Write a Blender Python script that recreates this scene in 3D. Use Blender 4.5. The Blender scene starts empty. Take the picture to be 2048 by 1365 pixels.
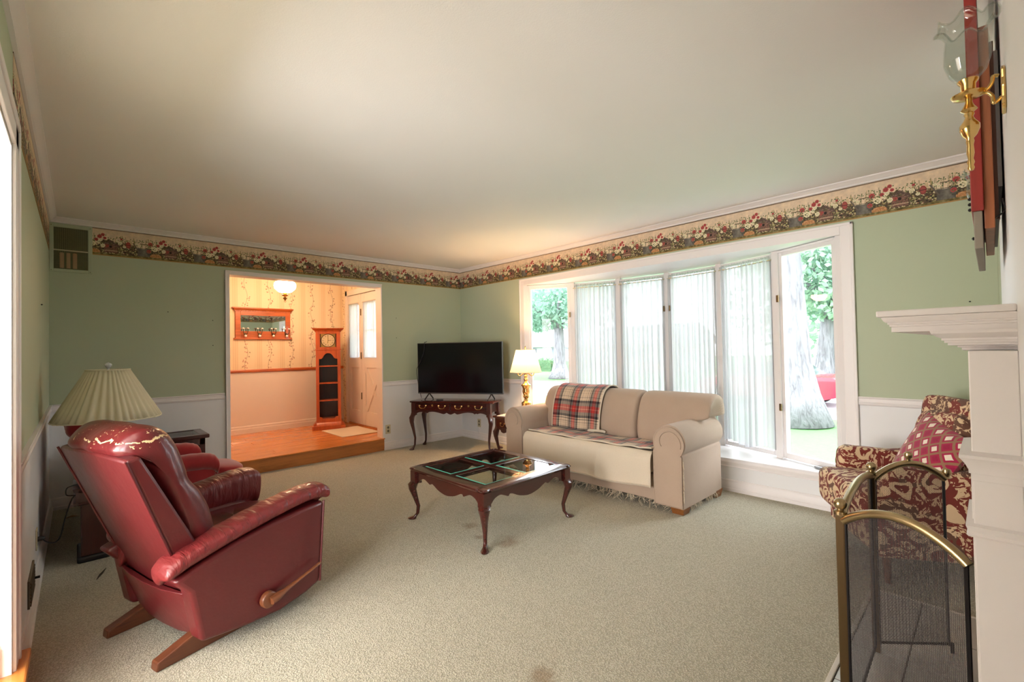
import bpy, math, random
import numpy as np
from math import sin, cos, pi, radians, sqrt, atan2, exp
from mathutils import Matrix, Vector
S = bpy.context.scene
COL = S.collection

# ------------------------------------------------------------------ camera, world, light, exposure
cam_data = bpy.data.cameras.new('camera')
cam = bpy.data.objects.new('camera', cam_data)
COL.objects.link(cam)
cam_data.sensor_width = 36
cam_data.lens = 16.0563
cam_data.clip_start = 0.01
cam_data.clip_end = 300
_R = Vector((0.72451637, -0.68898798, -0.01927687)); _U = Vector((0.00209633, -0.02576476, 0.99966584)); _F = Vector((0.6892544, 0.72431467, 0.01722264))
cam.matrix_world = Matrix(((_R.x, _U.x, -_F.x, 0), (_R.y, _U.y, -_F.y, 0), (_R.z, _U.z, -_F.z, 1.25748), (0, 0, 0, 1)))
S.camera = cam

w = bpy.data.worlds.new('world'); S.world = w
w.use_nodes = True
bg = w.node_tree.nodes['Background']
bg.inputs[0].default_value = (0.87, 0.94, 1.0, 1)
bg.inputs[1].default_value = 3.3

def area(name, loc, look, sx, sy, power, color, portal=False):
    d = bpy.data.lights.new(name, 'AREA'); d.shape = 'RECTANGLE'; d.size = sx; d.size_y = sy
    d.energy = power; d.color = color
    o = bpy.data.objects.new(name, d); COL.objects.link(o)
    o.location = loc
    v = Vector(look) - Vector(loc)
    o.rotation_euler = v.to_track_quat('-Z', 'Y').to_euler()
    if portal: d.cycles.is_portal = True
    return o
# sky portal of the bow window
area('window_portal', (4.75, 2.39, 1.16), (3.0, 2.39, 1.16), 3.6, 1.9, 1, (1, 1, 1), True)
# area lights added as fill, standing in for daylight through the side doorway
area('adjoining_room_fill_light', (-2.7, 2.2, 1.2), (1.2, 2.0, 1.2), 1.9, 1.8, 72, (1.0, 0.96, 0.95))
area('adjoining_room_second_fill', (-2.7, 0.0, 1.2), (1.2, 2.2, 1.5), 1.6, 1.8, 62, (0.93, 0.96, 1.0))
sun_d = bpy.data.lights.new('sun', 'SUN'); sun_d.energy = 0.3; sun_d.angle = radians(6); sun_d.color = (1.0, 0.97, 0.92)
sun_o = bpy.data.objects.new('sun', sun_d); COL.objects.link(sun_o)
sun_o.rotation_euler = Vector((0.45, 0.35, -1.0)).to_track_quat('-Z', 'Y').to_euler()
S.view_settings.view_transform = 'Standard'
S.view_settings.look = 'None'
S.view_settings.exposure = 1.8
S.view_settings.gamma = 1.0
S.view_settings.use_curve_mapping = False
S.cycles.use_denoising = True
S.cycles.max_bounces = 12
S.cycles.diffuse_bounces = 6
S.cycles.glossy_bounces = 5
S.cycles.transmission_bounces = 8
S.cycles.transparent_max_bounces = 24
S.cycles.caustics_reflective = False
S.cycles.caustics_refractive = False
S.cycles.sample_clamp_indirect = 6.0

# ------------------------------------------------------------------ materials
MATS = {}
def srgb(r, g, b):
    f = lambda c: (c / 12.92 if c <= 0.04045 else ((c + 0.055) / 1.055) ** 2.4)
    return (f(r / 255), f(g / 255), f(b / 255), 1)
class NT:
    """small node-tree writer"""
    def __init__(s, name):
        s.m = bpy.data.materials.new(name); s.m.use_nodes = True
        s.t = s.m.node_tree; s.t.nodes.clear()
        s.out = s.t.nodes.new('ShaderNodeOutputMaterial')
    def n(s, typ, **kw):
        nd = s.t.nodes.new(typ)
        for k, v in kw.items():
            if k.startswith('i_'):
                nd.inputs[k[2:].replace('_', ' ')].default_value = v
            else: setattr(nd, k, v)
        return nd
    def l(s, a, b): s.t.links.new(a, b)
    def val(s, x, sock):
        if hasattr(x, 'is_linked') or hasattr(x, 'links'): s.l(x, sock)
        else: sock.default_value = x
    def math(s, op, a, b=0.0, c=0.0):
        nd = s.n('ShaderNodeMath', operation=op)
        s.val(a, nd.inputs[0]); s.val(b, nd.inputs[1])
        if op in ('MULTIPLY_ADD', 'WRAP', 'COMPARE', 'SMOOTH_MIN'): s.val(c, nd.inputs[2])
        return nd.outputs[0]
    def mix(s, f, a, b, mode='MIX'):
        nd = s.n('ShaderNodeMix', data_type='RGBA', blend_type=mode)
        s.val(f, nd.inputs[0]); s.val(a, nd.inputs[6]); s.val(b, nd.inputs[7])
        return nd.outputs[2]
    def ramp(s, f, stops, interp='LINEAR'):
        nd = s.n('ShaderNodeValToRGB'); cr = nd.color_ramp; cr.interpolation = interp
        while len(cr.elements) > 1: cr.elements.remove(cr.elements[-1])
        cr.elements[0].position = stops[0][0]; cr.elements[0].color = stops[0][1]
        for p, c in stops[1:]:
            e = cr.elements.new(p); e.color = c
        s.val(f, nd.inputs[0]); return nd.outputs[0]
    def coord(s, which='Object'): return s.n('ShaderNodeTexCoord').outputs[which]
    def mapping(s, vec, scale=(1, 1, 1), rot=(0, 0, 0), loc=(0, 0, 0)):
        nd = s.n('ShaderNodeMapping'); s.l(vec, nd.inputs[0])
        nd.inputs['Scale'].default_value = scale; nd.inputs['Rotation'].default_value = rot; nd.inputs['Location'].default_value = loc
        return nd.outputs[0]
    def noise(s, vec, scale, detail=3, rough=0.5, dist=0.0, out='Fac'):
        nd = s.n('ShaderNodeTexNoise'); s.l(vec, nd.inputs['Vector'])
        nd.inputs['Scale'].default_value = scale; nd.inputs['Detail'].default_value = detail
        nd.inputs['Roughness'].default_value = rough; nd.inputs['Distortion'].default_value = dist
        return nd.outputs[out]
    def vor(s, vec, scale, feature='F1', out='Distance', rand=1.0):
        nd = s.n('ShaderNodeTexVoronoi', feature=feature); s.l(vec, nd.inputs['Vector'])
        nd.inputs['Scale'].default_value = scale; nd.inputs['Randomness'].default_value = rand
        return nd.outputs[out]
    def xyz(s, vec):
        nd = s.n('ShaderNodeSeparateXYZ'); s.l(vec, nd.inputs[0]); return nd.outputs
    def comb(s, x, y, z=0.0):
        nd = s.n('ShaderNodeCombineXYZ'); s.val(x, nd.inputs[0]); s.val(y, nd.inputs[1]); s.val(z, nd.inputs[2]); return nd.outputs[0]
    def bump(s, h, strength=0.3, dist=0.01):
        nd = s.n('ShaderNodeBump'); s.l(h, nd.inputs['Height'])
        nd.inputs['Strength'].default_value = strength; nd.inputs['Distance'].default_value = dist
        return nd.outputs[0]
    def pbsdf(s, color, rough=0.5, metal=0.0, normal=None, spec=0.5, sheen=0.0, coat=0.0, alpha=None):
        nd = s.n('ShaderNodeBsdfPrincipled')
        s.val(color, nd.inputs['Base Color']); s.val(rough, nd.inputs['Roughness'])
        nd.inputs['Metallic'].default_value = metal; nd.inputs['Specular IOR Level'].default_value = spec
        nd.inputs['Sheen Weight'].default_value = sheen; nd.inputs['Coat Weight'].default_value = coat
        if alpha is not None: s.val(alpha, nd.inputs['Alpha'])
        if normal is not None: s.l(normal, nd.inputs['Normal'])
        return nd.outputs[0]
    def done(s, sh):
        s.l(sh, s.out.inputs[0]); MATS[s.m.name] = s.m; return s.m

def simple(name, col, rough=0.5, metal=0.0, var=0.0, vscale=8.0, bump=0.0, bscale=60.0, spec=0.5, sheen=0.0, coat=0.0, emit=0.0):
    t = NT(name); c = t.coord()
    color = col
    if var:
        f = t.noise(c, vscale, 4)
        dark = tuple(x * (1 - var) for x in col[:3]) + (1,); lite = tuple(min(1, x * (1 + var)) for x in col[:3]) + (1,)
        color = t.mix(f, dark, lite)
    nrm = t.bump(t.noise(c, bscale, 3), bump, 0.004) if bump else None
    return t.done(t.pbsdf(color, rough, metal, nrm, spec, sheen, coat))

def wood(name, c1, c2, axis=0, rough=0.3, scale=1.0, coat=0.2, ring=26.0):
    t = NT(name); c = t.coord()
    sc = [22 * scale] * 3; sc[axis] = 1.6 * scale
    m = t.mapping(c, tuple(sc))
    f = t.noise(m, 1.0, 5, 0.6, 0.6)
    f2 = t.noise(t.mapping(c, tuple(x * 5 for x in sc)), 1.0, 2)
    f3 = t.math('MULTIPLY_ADD', f2, 0.3, t.math('MULTIPLY', f, 0.85))
    col = t.ramp(f3, [(0.3, c2), (0.52, c1), (0.72, tuple(min(1, x * 1.25) for x in c1[:3]) + (1,)), (0.85, c2)])
    return t.done(t.pbsdf(col, rough, 0, t.bump(f3, 0.06, 0.002), 0.5, 0, coat))

WHITE = srgb(230, 225, 224)
simple('white_trim', WHITE, 0.42, spec=0.35)
simple('white_panel', srgb(226, 226, 227), 0.5, var=0.02, vscale=3, bump=0.05, bscale=200)
simple('window_white', srgb(222, 218, 218), 0.35)
simple('foyer_white', srgb(228, 218, 206), 0.45)

def wall_green():
    t = NT('green_wallpaper'); c = t.coord()
    n = t.noise(c, 1.3, 3); weave = t.noise(t.mapping(c, (90, 90, 260)), 1.0, 2)
    col = t.mix(n, srgb(176, 186, 158), srgb(183, 191, 167))
    col = t.mix(t.math('MULTIPLY', weave, 0.18), col, srgb(163, 173, 146))
    t.done(t.pbsdf(col, 0.62, 0, t.bump(weave, 0.12, 0.001), 0.3))
wall_green()
def ceil_mat():
    t = NT('ceiling_paint'); c = t.coord()
    n = t.noise(c, 0.7, 3); fine = t.noise(c, 180, 3)
    t.done(t.pbsdf(t.mix(n, srgb(232, 231, 230), srgb(238, 237, 236)), 0.85, 0, t.bump(fine, 0.25, 0.002), 0.15))
ceil_mat()
def carpet():
    t = NT('carpet_pile'); c = t.coord()
    big = t.noise(c, 1.1, 4, 0.55); mid = t.noise(c, 9, 4, 0.6)
    tuft = t.vor(c, 150); fine = t.noise(c, 330, 3, 0.7)
    col = t.mix(big, srgb(203, 199, 180), srgb(214, 206, 187))
    col = t.mix(t.math('MULTIPLY', mid, 0.35), col, srgb(196, 193, 172))
    k = t.math('MULTIPLY_ADD', tuft, 0.75, t.math('MULTIPLY', fine, 0.55))
    col = t.mix(t.ramp(k, [(0.25, (1, 1, 1, 1)), (0.75, (0, 0, 0, 1))]), t.mix(1.0, col, srgb(206, 202, 192), 'MULTIPLY'), t.mix(0.35, col, srgb(238, 232, 208)))
    # brown spill stains that stay where they are
    x = t.xyz(c)
    for sx, sy, r in ((2.04, 2.2, 0.10), (1.28, 1.21, 0.09), (2.02, 2.6, 0.06), (1.95, 2.38, 0.05)):
        d = t.math('SQRT', t.math('ADD', t.math('POWER', t.math('ABSOLUTE', t.math('SUBTRACT', x[0], sx)), 2.0), t.math('POWER', t.math('ABSOLUTE', t.math('SUBTRACT', x[1], sy)), 2.0)))
        d = t.math('MULTIPLY_ADD', t.math('SUBTRACT', mid, 0.5), 0.22, d)
        col = t.mix(t.ramp(t.math('DIVIDE', d, r), [(0.3, (0.6, 0.6, 0.6, 1)), (1.0, (0, 0, 0, 1))]), col, srgb(128, 98, 60))
    h = t.math('MULTIPLY_ADD', t.noise(c, 60, 3), 0.5, t.math('SUBTRACT', 1.0, k))
    t.done(t.pbsdf(col, 0.95, 0, t.bump(h, 0.8, 0.008), 0.1, 0.25))
carpet()

def pix_image(name, arr):
    """an image painted here in memory (H, W, 3, sRGB 0-1)"""
    h, w_, _ = arr.shape
    im = bpy.data.images.new(name, w_, h)
    a = np.ones((h, w_, 4), np.float32); a[..., :3] = np.clip(arr[::-1], 0, 1)
    im.pixels.foreach_set(a.ravel()); im.update(); im.pack()
    return im
def paint_border():
    rs = np.random.RandomState(5)
    H, W_ = 220, 400
    yy, xx = np.mgrid[0:H, 0:W_].astype(float)
    yv = yy / H; xv = xx / W_
    def nz(sc, seed):
        r = np.random.RandomState(seed); out = np.zeros((H, W_)); amp = 1.0
        for o in range(4):
            k = sc * 2 ** o; g = r.rand(int(k) + 1, int(k * W_ / H) + 1); g[:, -1] = g[:, 0]
            py = yv * (g.shape[0] - 1); px = xv * (g.shape[1] - 1)
            y0 = np.minimum(py.astype(int), g.shape[0] - 2); x0 = np.minimum(px.astype(int), g.shape[1] - 2)
            fy = py - y0; fx = px - x0
            out += amp * ((g[y0, x0] * (1 - fx) + g[y0, x0 + 1] * fx) * (1 - fy) + (g[y0 + 1, x0] * (1 - fx) + g[y0 + 1, x0 + 1] * fx) * fy); amp *= 0.5
        return out / 1.875
    def C(r, g, b): return np.array([r, g, b], float) / 255
    n1 = nz(5, 1); n2 = nz(16, 2); n3 = nz(40, 3)
    img = C(208, 184, 156) * (1 - n1[..., None]) + C(228, 206, 176) * n1[..., None]
    img += ((n2 - 0.5) * 0.14)[..., None] * np.array([1, 0.8, 0.5])
    def put(mask, col): img[mask] = col
    def blend(mask, col, a): img[mask] = img[mask] * (1 - a) + col * a
    def ell(cx, cy, rx, ry):
        dx = np.abs(xv - cx); dx = np.minimum(dx, 1 - dx)
        return (dx / rx) ** 2 + ((yv - cy) / ry) ** 2
    # thin stems and grasses against the cream
    for k in range(70):
        cx = rs.rand(); top = 0.18 + 0.4 * rs.rand(); lean = (rs.rand() - 0.5) * 0.12
        dx = np.abs(((xv - cx - lean * (0.8 - yv)) + 0.5) % 1 - 0.5)
        blend((dx < 0.0035) & (yv > top) & (yv < 0.85), C(150, 128, 70) if k % 2 else C(96, 98, 62), 0.7)
    for k in range(90):
        put(ell(rs.rand(), 0.22 + 0.3 * rs.rand(), 0.010, 0.016) < 1, C(92, 104, 66))
    # dark planting along the ground
    edge = 0.52 + 0.10 * np.sin(xv * 2 * pi * 1 + 0.6) + 0.07 * np.sin(xv * 2 * pi * 3) + (n2 - 0.5) * 0.3
    dk = yv > edge
    base = C(58, 46, 38) * (1 - n3[..., None]) + C(112, 96, 66) * n3[..., None]
    img[dk] = base[dk]
    for k in range(420):
        c_ = [C(176, 168, 112), C(132, 128, 82), C(84, 74, 50), C(206, 190, 150), C(44, 34, 30), C(150, 110, 84)][k % 6]
        cx = rs.rand(); cy = 0.52 + 0.4 * rs.rand()
        m = (ell(cx, cy, 0.007 + 0.007 * rs.rand(), 0.010 + 0.014 * rs.rand()) < 1) & (yv > edge - 0.06)
        put(m, c_)
    # birdhouse
    bx, by = 0.62, 0.66
    dx = (xv - bx + 0.5) % 1 - 0.5
    body = (np.abs(dx) < 0.10) & (yv > by - 0.10) & (yv < by + 0.2)
    img[body] = (C(134, 98, 82) + (n3[..., None] - 0.5) * 0.35)[body]
    for q in range(6): blend(body & (np.abs((yv - by) * 20 - q + 1.5) < 0.12), C(72, 52, 46), 0.8)
    roof = (np.abs(dx) < 0.135) & (yv > by - 0.27 + np.abs(dx) * 1.35) & (yv < by - 0.16 + np.abs(dx) * 1.35)
    put(roof, C(92, 72, 64)); blend(roof & (n3 > 0.55), C(150, 122, 104), 0.8)
    put(ell(bx, by - 0.02, 0.022, 0.04) < 1, C(36, 26, 24))
    blend((np.abs(dx) < 0.11) & (np.abs(yv - by - 0.13) < 0.012), C(196, 170, 140), 0.9)
    # watering can
    cx = 0.16
    dx = (xv - cx + 0.5) % 1 - 0.5
    can = (np.abs(dx) < 0.105 + 0.03 * (yv - 0.7)) & (yv > 0.60) & (yv < 0.9)
    img[can] = (C(122, 116, 106) * (1 - np.abs(dx[..., None]) * 3.0) + (n2[..., None] - 0.5) * 0.2)[can]
    put((np.abs(ell(cx, 0.61, 0.105, 0.03) - 1) < 0.4), C(90, 84, 78))
    put((np.abs(dx + 0.12 + (0.62 - yv) * 0.3) < 0.012) & (yv > 0.42) & (yv < 0.75), C(104, 92, 80))
    put((np.abs(dx - 0.02) < 0.09) & (np.abs(yv - 0.42) < 0.014), C(112, 96, 78))
    # red post lantern
    for rr, cc in ((0.055, C(140, 62, 58)), (0.04, C(164, 78, 70))): put(ell(0.90, 0.52, rr * 0.75, rr * 2.2) < 1, cc)
    put((np.abs(((xv - 0.90 + 0.5) % 1 - 0.5)) < 0.05) & (np.abs(yv - 0.52) < 0.01), C(70, 40, 38))
    # terracotta basket
    bsk = ell(0.36, 0.86, 0.10, 0.10) < 1
    img[bsk] = (C(184, 132, 86) + (n3[..., None] - 0.5) * 0.4)[bsk]
    # flowers
    def flower(cx, cy, r, col, dark):
        for q in range(7):
            a = q * 2 * pi / 7
            put(ell(cx + 0.55 * r * cos(a) * 0.62, cy + 0.55 * r * sin(a) * 1.15, r * 0.34, r * 0.62) < 1, col)
        put(ell(cx, cy, r * 0.45, r * 0.8) < 1, col * 0.93)
        put(np.abs(ell(cx, cy, r * 0.30, r * 0.52) - 1) < 0.25, dark)
    red, redd = C(176, 74, 72), C(120, 40, 44)
    whi, whd = C(230, 222, 186), C(176, 160, 110)
    for cx, cy, r in ((0.27, 0.40, 0.06), (0.24, 0.68, 0.055), (0.45, 0.30, 0.055), (0.50, 0.22, 0.045), (0.53, 0.34, 0.04), (0.56, 0.62, 0.05), (0.40, 0.42, 0.045), (0.79, 0.32, 0.03)):
        flower(cx, cy, r, red, redd)
    for cx, cy, r in ((0.34, 0.58, 0.075), (0.44, 0.50, 0.05), (0.50, 0.62, 0.055), (0.47, 0.42, 0.04), (0.77, 0.48, 0.055), (0.84, 0.60, 0.04), (0.08, 0.5, 0.035), (0.04, 0.44, 0.03), (0.72, 0.40, 0.03)):
        flower(cx, cy, r, whi, whd)
    for k in range(90):
        put((ell(0.2 + 0.7 * rs.rand(), 0.36 + 0.45 * rs.rand(), 0.008, 0.012) < 1), C(60, 66, 42) if k % 2 else C(110, 112, 70))
    g = yv > 0.90
    img[g] = (C(112, 100, 58) + (n2[..., None] - 0.5) * 0.5)[g]
    put(yv > 0.965, C(170, 132, 78)); put(yv < 0.022, C(96, 66, 44))
    return img
BORDER_IMG = pix_image('floral_border_print', paint_border())
def border_mat(name, axis, z0, z1, rep, flip=False, off=0.0):
    t = NT(name); x = t.xyz(t.coord())
    u = t.math('MULTIPLY_ADD', x[axis], (-1.0 if flip else 1.0) / rep, off)
    v = t.math('DIVIDE', t.math('SUBTRACT', x[2], z0), z1 - z0)
    im = t.n('ShaderNodeTexImage'); im.image = BORDER_IMG; t.l(t.comb(u, v), im.inputs[0])
    t.done(t.pbsdf(im.outputs[0], 0.6, 0, None, 0.3))

def foyer_paper(name, axis):
    t = NT(name); x = t.xyz(t.coord())
    u, z = x[axis], x[2]
    per = 0.30
    fr = t.math('FRACT', t.math('DIVIDE', u, per))
    base = t.ramp(fr, [(0.0, srgb(232, 214, 180)), (0.12, srgb(224, 202, 166)), (0.17, srgb(232, 214, 180)), (0.20, srgb(222, 198, 162)), (0.24, srgb(230, 210, 174)), (0.29, srgb(224, 202, 166)), (0.33, srgb(234, 218, 186))], 'CONSTANT')
    sway = t.math('MULTIPLY', t.math('SINE', t.math('MULTIPLY', z, 16.0)), 0.07)
    d = t.math('ABSOLUTE', t.math('SUBTRACT', t.math('SUBTRACT', fr, 0.66), sway))
    p = t.comb(t.math('MULTIPLY', u, 1.0), t.math('MULTIPLY', z, 1.0))
    cell = t.vor(p, 36); rnd = t.n('ShaderNodeTexVoronoi'); t.l(p, rnd.inputs['Vector']); rnd.inputs['Scale'].default_value = 36
    on = t.math('MULTIPLY', t.math('LESS_THAN', d, 0.13), t.math('LESS_THAN', cell, 0.40))
    keep = t.math('GREATER_THAN', t.xyz(rnd.outputs['Color'])[0], 0.35)
    fc = t.mix(t.math('GREATER_THAN', t.xyz(rnd.outputs['Color'])[1], 0.5), srgb(188, 128, 108), srgb(140, 112, 84))
    col = t.mix(t.math('MULTIPLY', t.math('MULTIPLY', on, keep), 0.7), base, fc)
    stem = t.math('MULTIPLY', t.math('LESS_THAN', d, 0.012), 0.5)
    t.done(t.pbsdf(t.mix(stem, col, srgb(130, 110, 78)), 0.6, 0, None, 0.3))
foyer_paper('foyer_paper_back', 0); foyer_paper('foyer_paper_side', 1)

wood('oak_floor', srgb(206, 128, 62), srgb(176, 96, 40), 0, 0.22, 1.2, 0.4)
wood('oak_riser', srgb(168, 104, 50), srgb(128, 72, 30), 0, 0.4, 1.2, 0.1)
wood('oak_step', srgb(208, 130, 60), srgb(176, 100, 42), 1, 0.28, 1.2, 0.3)
wood('honey_oak', srgb(176, 92, 42), srgb(140, 62, 24), 0, 0.35, 1.5, 0.3)
wood('clock_cherry', srgb(178, 84, 38), srgb(138, 52, 20), 2, 0.3, 1.2, 0.35)
wood('mahogany', srgb(66, 24, 19), srgb(38, 13, 11), 0, 0.2, 1.3, 0.6)
wood('mahogany_dark', srgb(58, 24, 20), srgb(34, 16, 14), 2, 0.28, 1.3, 0.4)
wood('runner_wood', srgb(96, 52, 30), srgb(62, 32, 18), 0, 0.4, 1.4, 0.15)
wood('lever_wood', srgb(112, 64, 38), srgb(80, 42, 24), 0, 0.35, 1.6, 0.3)
wood('sofa_foot_wood', srgb(126, 76, 34), srgb(84, 46, 20), 0, 0.4, 1.6, 0.2)
wood('plaque_red', srgb(138, 40, 34), srgb(112, 28, 26), 2, 0.45, 0.6, 0.1)
wood('plaque_brown', srgb(150, 88, 52), srgb(120, 64, 36), 2, 0.5, 1.0, 0.1)
wood('plaque_dark', srgb(84, 50, 36), srgb(58, 34, 26), 2, 0.5, 1.0, 0.1)
simple('plaque_grey', srgb(136, 126, 112), 0.6, var=0.06)
simple('plaque_back', srgb(196, 192, 190), 0.6)
simple('brass', srgb(224, 188, 122), 0.2, 1.0, var=0.06, vscale=14)
simple('brass_dark', srgb(184, 142, 82), 0.28, 1.0, var=0.15, vscale=10)
simple('screen_brass', srgb(182, 160, 122), 0.28, 1.0, var=0.1, vscale=12)
simple('bronze', srgb(112, 92, 66), 0.35, 1.0, var=0.1, vscale=12)
simple('iron_black', srgb(38, 34, 34), 0.5, 0.6)
simple('steel', srgb(150, 150, 152), 0.3, 1.0)
simple('tv_frame', srgb(104, 104, 106), 0.3, 0.9)
simple('tv_screen', srgb(9, 10, 13), 0.12, 0, spec=0.5)
simple('black_plastic', srgb(24, 24, 26), 0.4)
simple('ivory_plate', srgb(196, 184, 152), 0.45)
simple('socket_dark', srgb(96, 88, 70), 0.5)
simple('white_plastic', srgb(228, 226, 222), 0.4)
simple('cream_shade', srgb(214, 206, 176), 0.8, sheen=0.1)
simple('velvet_red', srgb(150, 14, 20), 0.8, var=0.25, vscale=9, sheen=0.6, bump=0.2, bscale=40)
simple('paper', srgb(214, 204, 200), 0.7)
simple('mat_cloth', srgb(222, 204, 180), 0.85, var=0.05, bump=0.3, bscale=90)
simple('dark_fleck', srgb(52, 46, 34), 0.9)
simple('dry_leaf', srgb(132, 96, 44), 0.8)
simple('crystal', srgb(206, 210, 214), 0.1, 0.0, spec=0.9)

def leather():
    t = NT('burgundy_leather'); c = t.coord()
    n = t.noise(c, 3.5, 4); fine = t.noise(c, 130, 3)
    col = t.mix(n, srgb(78, 21, 24), srgb(98, 29, 30))
    wr = t.noise(t.mapping(c, (24, 6, 6)), 1.0, 3, 0.5, 0.4)
    h = t.math('MULTIPLY_ADD', fine, 0.08, t.math('MULTIPLY', t.noise(c, 12, 3), 0.6))
    t.done(t.pbsdf(col, 0.36, 0, t.bump(h, 0.35, 0.012), 0.5, 0, 0.15))
    # creased arm leather
    t = NT('creased_leather'); c = t.coord()
    n = t.noise(c, 3.5, 4)
    col = t.mix(n, srgb(96, 29, 31), srgb(118, 40, 39))
    wr = t.noise(t.mapping(c, (34, 7, 9), (0, 0.5, 0.3)), 1.0, 3, 0.5, 0.5)
    t.done(t.pbsdf(col, 0.34, 0, t.bump(wr, 0.75, 0.014), 0.5, 0, 0.15))
    # the worn headrest: cream cracks along the top crease
    t = NT('worn_leather'); c = t.coord(); x = t.xyz(c)
    n = t.noise(c, 3.5, 4)
    col = t.mix(n, srgb(80, 21, 24), srgb(104, 30, 31))
    nn = t.noise(c, 7, 5, 0.6)
    line = t.math('ABSOLUTE', t.math('SUBTRACT', x[2], t.math('MULTIPLY_ADD', t.math('SUBTRACT', nn, 0.5), 0.10, 0.925)))
    l1 = t.math('LESS_THAN', line, t.math('MULTIPLY', t.math('GREATER_THAN', t.noise(c, 24, 3), 0.47), 0.0032))
    speck = t.math('GREATER_THAN', t.noise(c, 85, 4, 0.6), 0.635)
    zone = t.math('MULTIPLY', t.math('GREATER_THAN', x[2], 0.90), t.math('LESS_THAN', x[1], 0.12))
    zone = t.math('MULTIPLY', zone, t.math('GREATER_THAN', x[1], -0.31))
    m = t.math('MULTIPLY', t.math('MAXIMUM', l1, t.math('MULTIPLY', speck, t.math('GREATER_THAN', nn, 0.52))), zone)
    col = t.mix(m, col, srgb(214, 186, 140))
    h = t.math('ADD', t.math('MULTIPLY', t.noise(c, 9, 3), 0.7), t.math('MULTIPLY', m, -0.25))
    t.done(t.pbsdf(col, 0.33, 0, t.bump(h, 0.4, 0.02), 0.5, 0, 0.15))
leather()
def fabric(name, c1, c2, sc=240):
    t = NT(name); c = t.coord()
    n = t.noise(c, 5, 4); wv = t.noise(c, sc, 2, 0.6)
    col = t.mix(n, c1, c2)
    col = t.mix(t.math('MULTIPLY', wv, 0.3), col, tuple(x * 0.72 for x in c1[:3]) + (1,))
    t.done(t.pbsdf(col, 0.9, 0, t.bump(wv, 0.3, 0.003), 0.15, 0.15))
fabric('sofa_linen', srgb(172, 150, 132), srgb(184, 163, 144))
fabric('sofa_pipe', srgb(172, 150, 132), srgb(184, 163, 144))
fabric('fleece_cream', srgb(210, 196, 174), srgb(218, 205, 186), 120)
fabric('fray_thread', srgb(206, 188, 160), srgb(220, 204, 180))
def plaid():
    t = NT('plaid_fleece'); x = t.xyz(t.coord('UV'))
    cr = srgb(224, 208, 188); bk = srgb(44, 40, 52); gr = srgb(138, 130, 126); rd = srgb(196, 62, 58); lr = srgb(224, 150, 130)
    def warp(v, per, off):
        f = t.math('FRACT', t.math('MULTIPLY_ADD', v, 1 / per, off))
        return t.ramp(f, [(0.0, bk), (0.07, gr), (0.16, rd), (0.235, lr), (0.26, rd), (0.34, gr), (0.43, bk), (0.50, cr), (0.585, gr), (0.60, cr), (0.74, gr), (0.75, cr), (0.83, bk), (0.845, cr), (0.93, bk), (0.955, cr)], 'CONSTANT'), f
    a, fa = warp(x[0], 0.25, 0.1); b, fb = warp(x[1], 0.25, 0.35)
    col = t.mix(0.5, a, b)
    dark = t.mix(1.0, a, b, 'MULTIPLY')
    col = t.mix(0.62, col, dark)
    wv = t.noise(t.coord(), 160, 3)
    t.done(t.pbsdf(col, 0.95, 0, t.bump(wv, 0.4, 0.004), 0.1, 0.3))
plaid()
def paisley():
    t = NT('paisley_upholstery'); c = t.coord()
    warp = t.noise(c, 5.0, 2, 0.5, 0.0, 'Color')
    cc = t.n('ShaderNodeVectorMath', operation='MULTIPLY_ADD'); t.l(warp, cc.inputs[0]); cc.inputs[1].default_value = (0.16, 0.16, 0.16); t.l(c, cc.inputs[2])
    v = cc.outputs[0]
    d = t.vor(v, 8.5)
    rings = t.math('FRACT', t.math('MULTIPLY', d, 3.4))
    m1 = t.math('GREATER_THAN', rings, 0.52)
    leafy = t.math('GREATER_THAN', t.noise(v, 24, 2, 0.5, 2.2), 0.51)
    m = t.math('MAXIMUM', t.math('MULTIPLY', m1, t.math('GREATER_THAN', t.noise(v, 40, 2), 0.42)), t.math('MULTIPLY', leafy, t.math('GREATER_THAN', d, 0.42)))
    cl = t.mix(t.math('GREATER_THAN', t.noise(c, 7, 2), 0.56), srgb(120, 52, 44), srgb(104, 72, 58))
    col = t.mix(m, srgb(212, 184, 148), cl)
    wv = t.noise(c, 260, 2)
    t.done(t.pbsdf(col, 0.85, 0, t.bump(wv, 0.3, 0.003), 0.2, 0.1))
paisley()
def diamonds():
    t = NT('diamond_cushion'); x = t.xyz(t.coord('UV'))
    per = 0.085
    u = t.math('DIVIDE', t.math('ADD', x[0], x[1]), per); v = t.math('DIVIDE', t.math('SUBTRACT', x[0], x[1]), per)
    fu = t.math('ABSOLUTE', t.math('SUBTRACT', t.math('FRACT', u), 0.5)); fv = t.math('ABSOLUTE', t.math('SUBTRACT', t.math('FRACT', v), 0.5))
    mx = t.math('MAXIMUM', fu, fv)
    par = t.math('FLOORED_MODULO', t.math('ADD', t.math('FLOOR', u), t.math('MULTIPLY', t.math('FLOOR', v), 1.0)), 2.0)
    inner = t.mix(t.math('GREATER_THAN', par, 0.5), srgb(150, 30, 66), srgb(228, 214, 196))
    col = t.mix(t.math('GREATER_THAN', mx, 0.24), inner, srgb(160, 38, 72))
    col = t.mix(t.math('GREATER_THAN', mx, 0.40), col, srgb(146, 108, 82))
    t.done(t.pbsdf(col, 0.85, 0, t.bump(t.noise(t.coord(), 200, 2), 0.3, 0.003), 0.2, 0.2))
diamonds()
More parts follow.
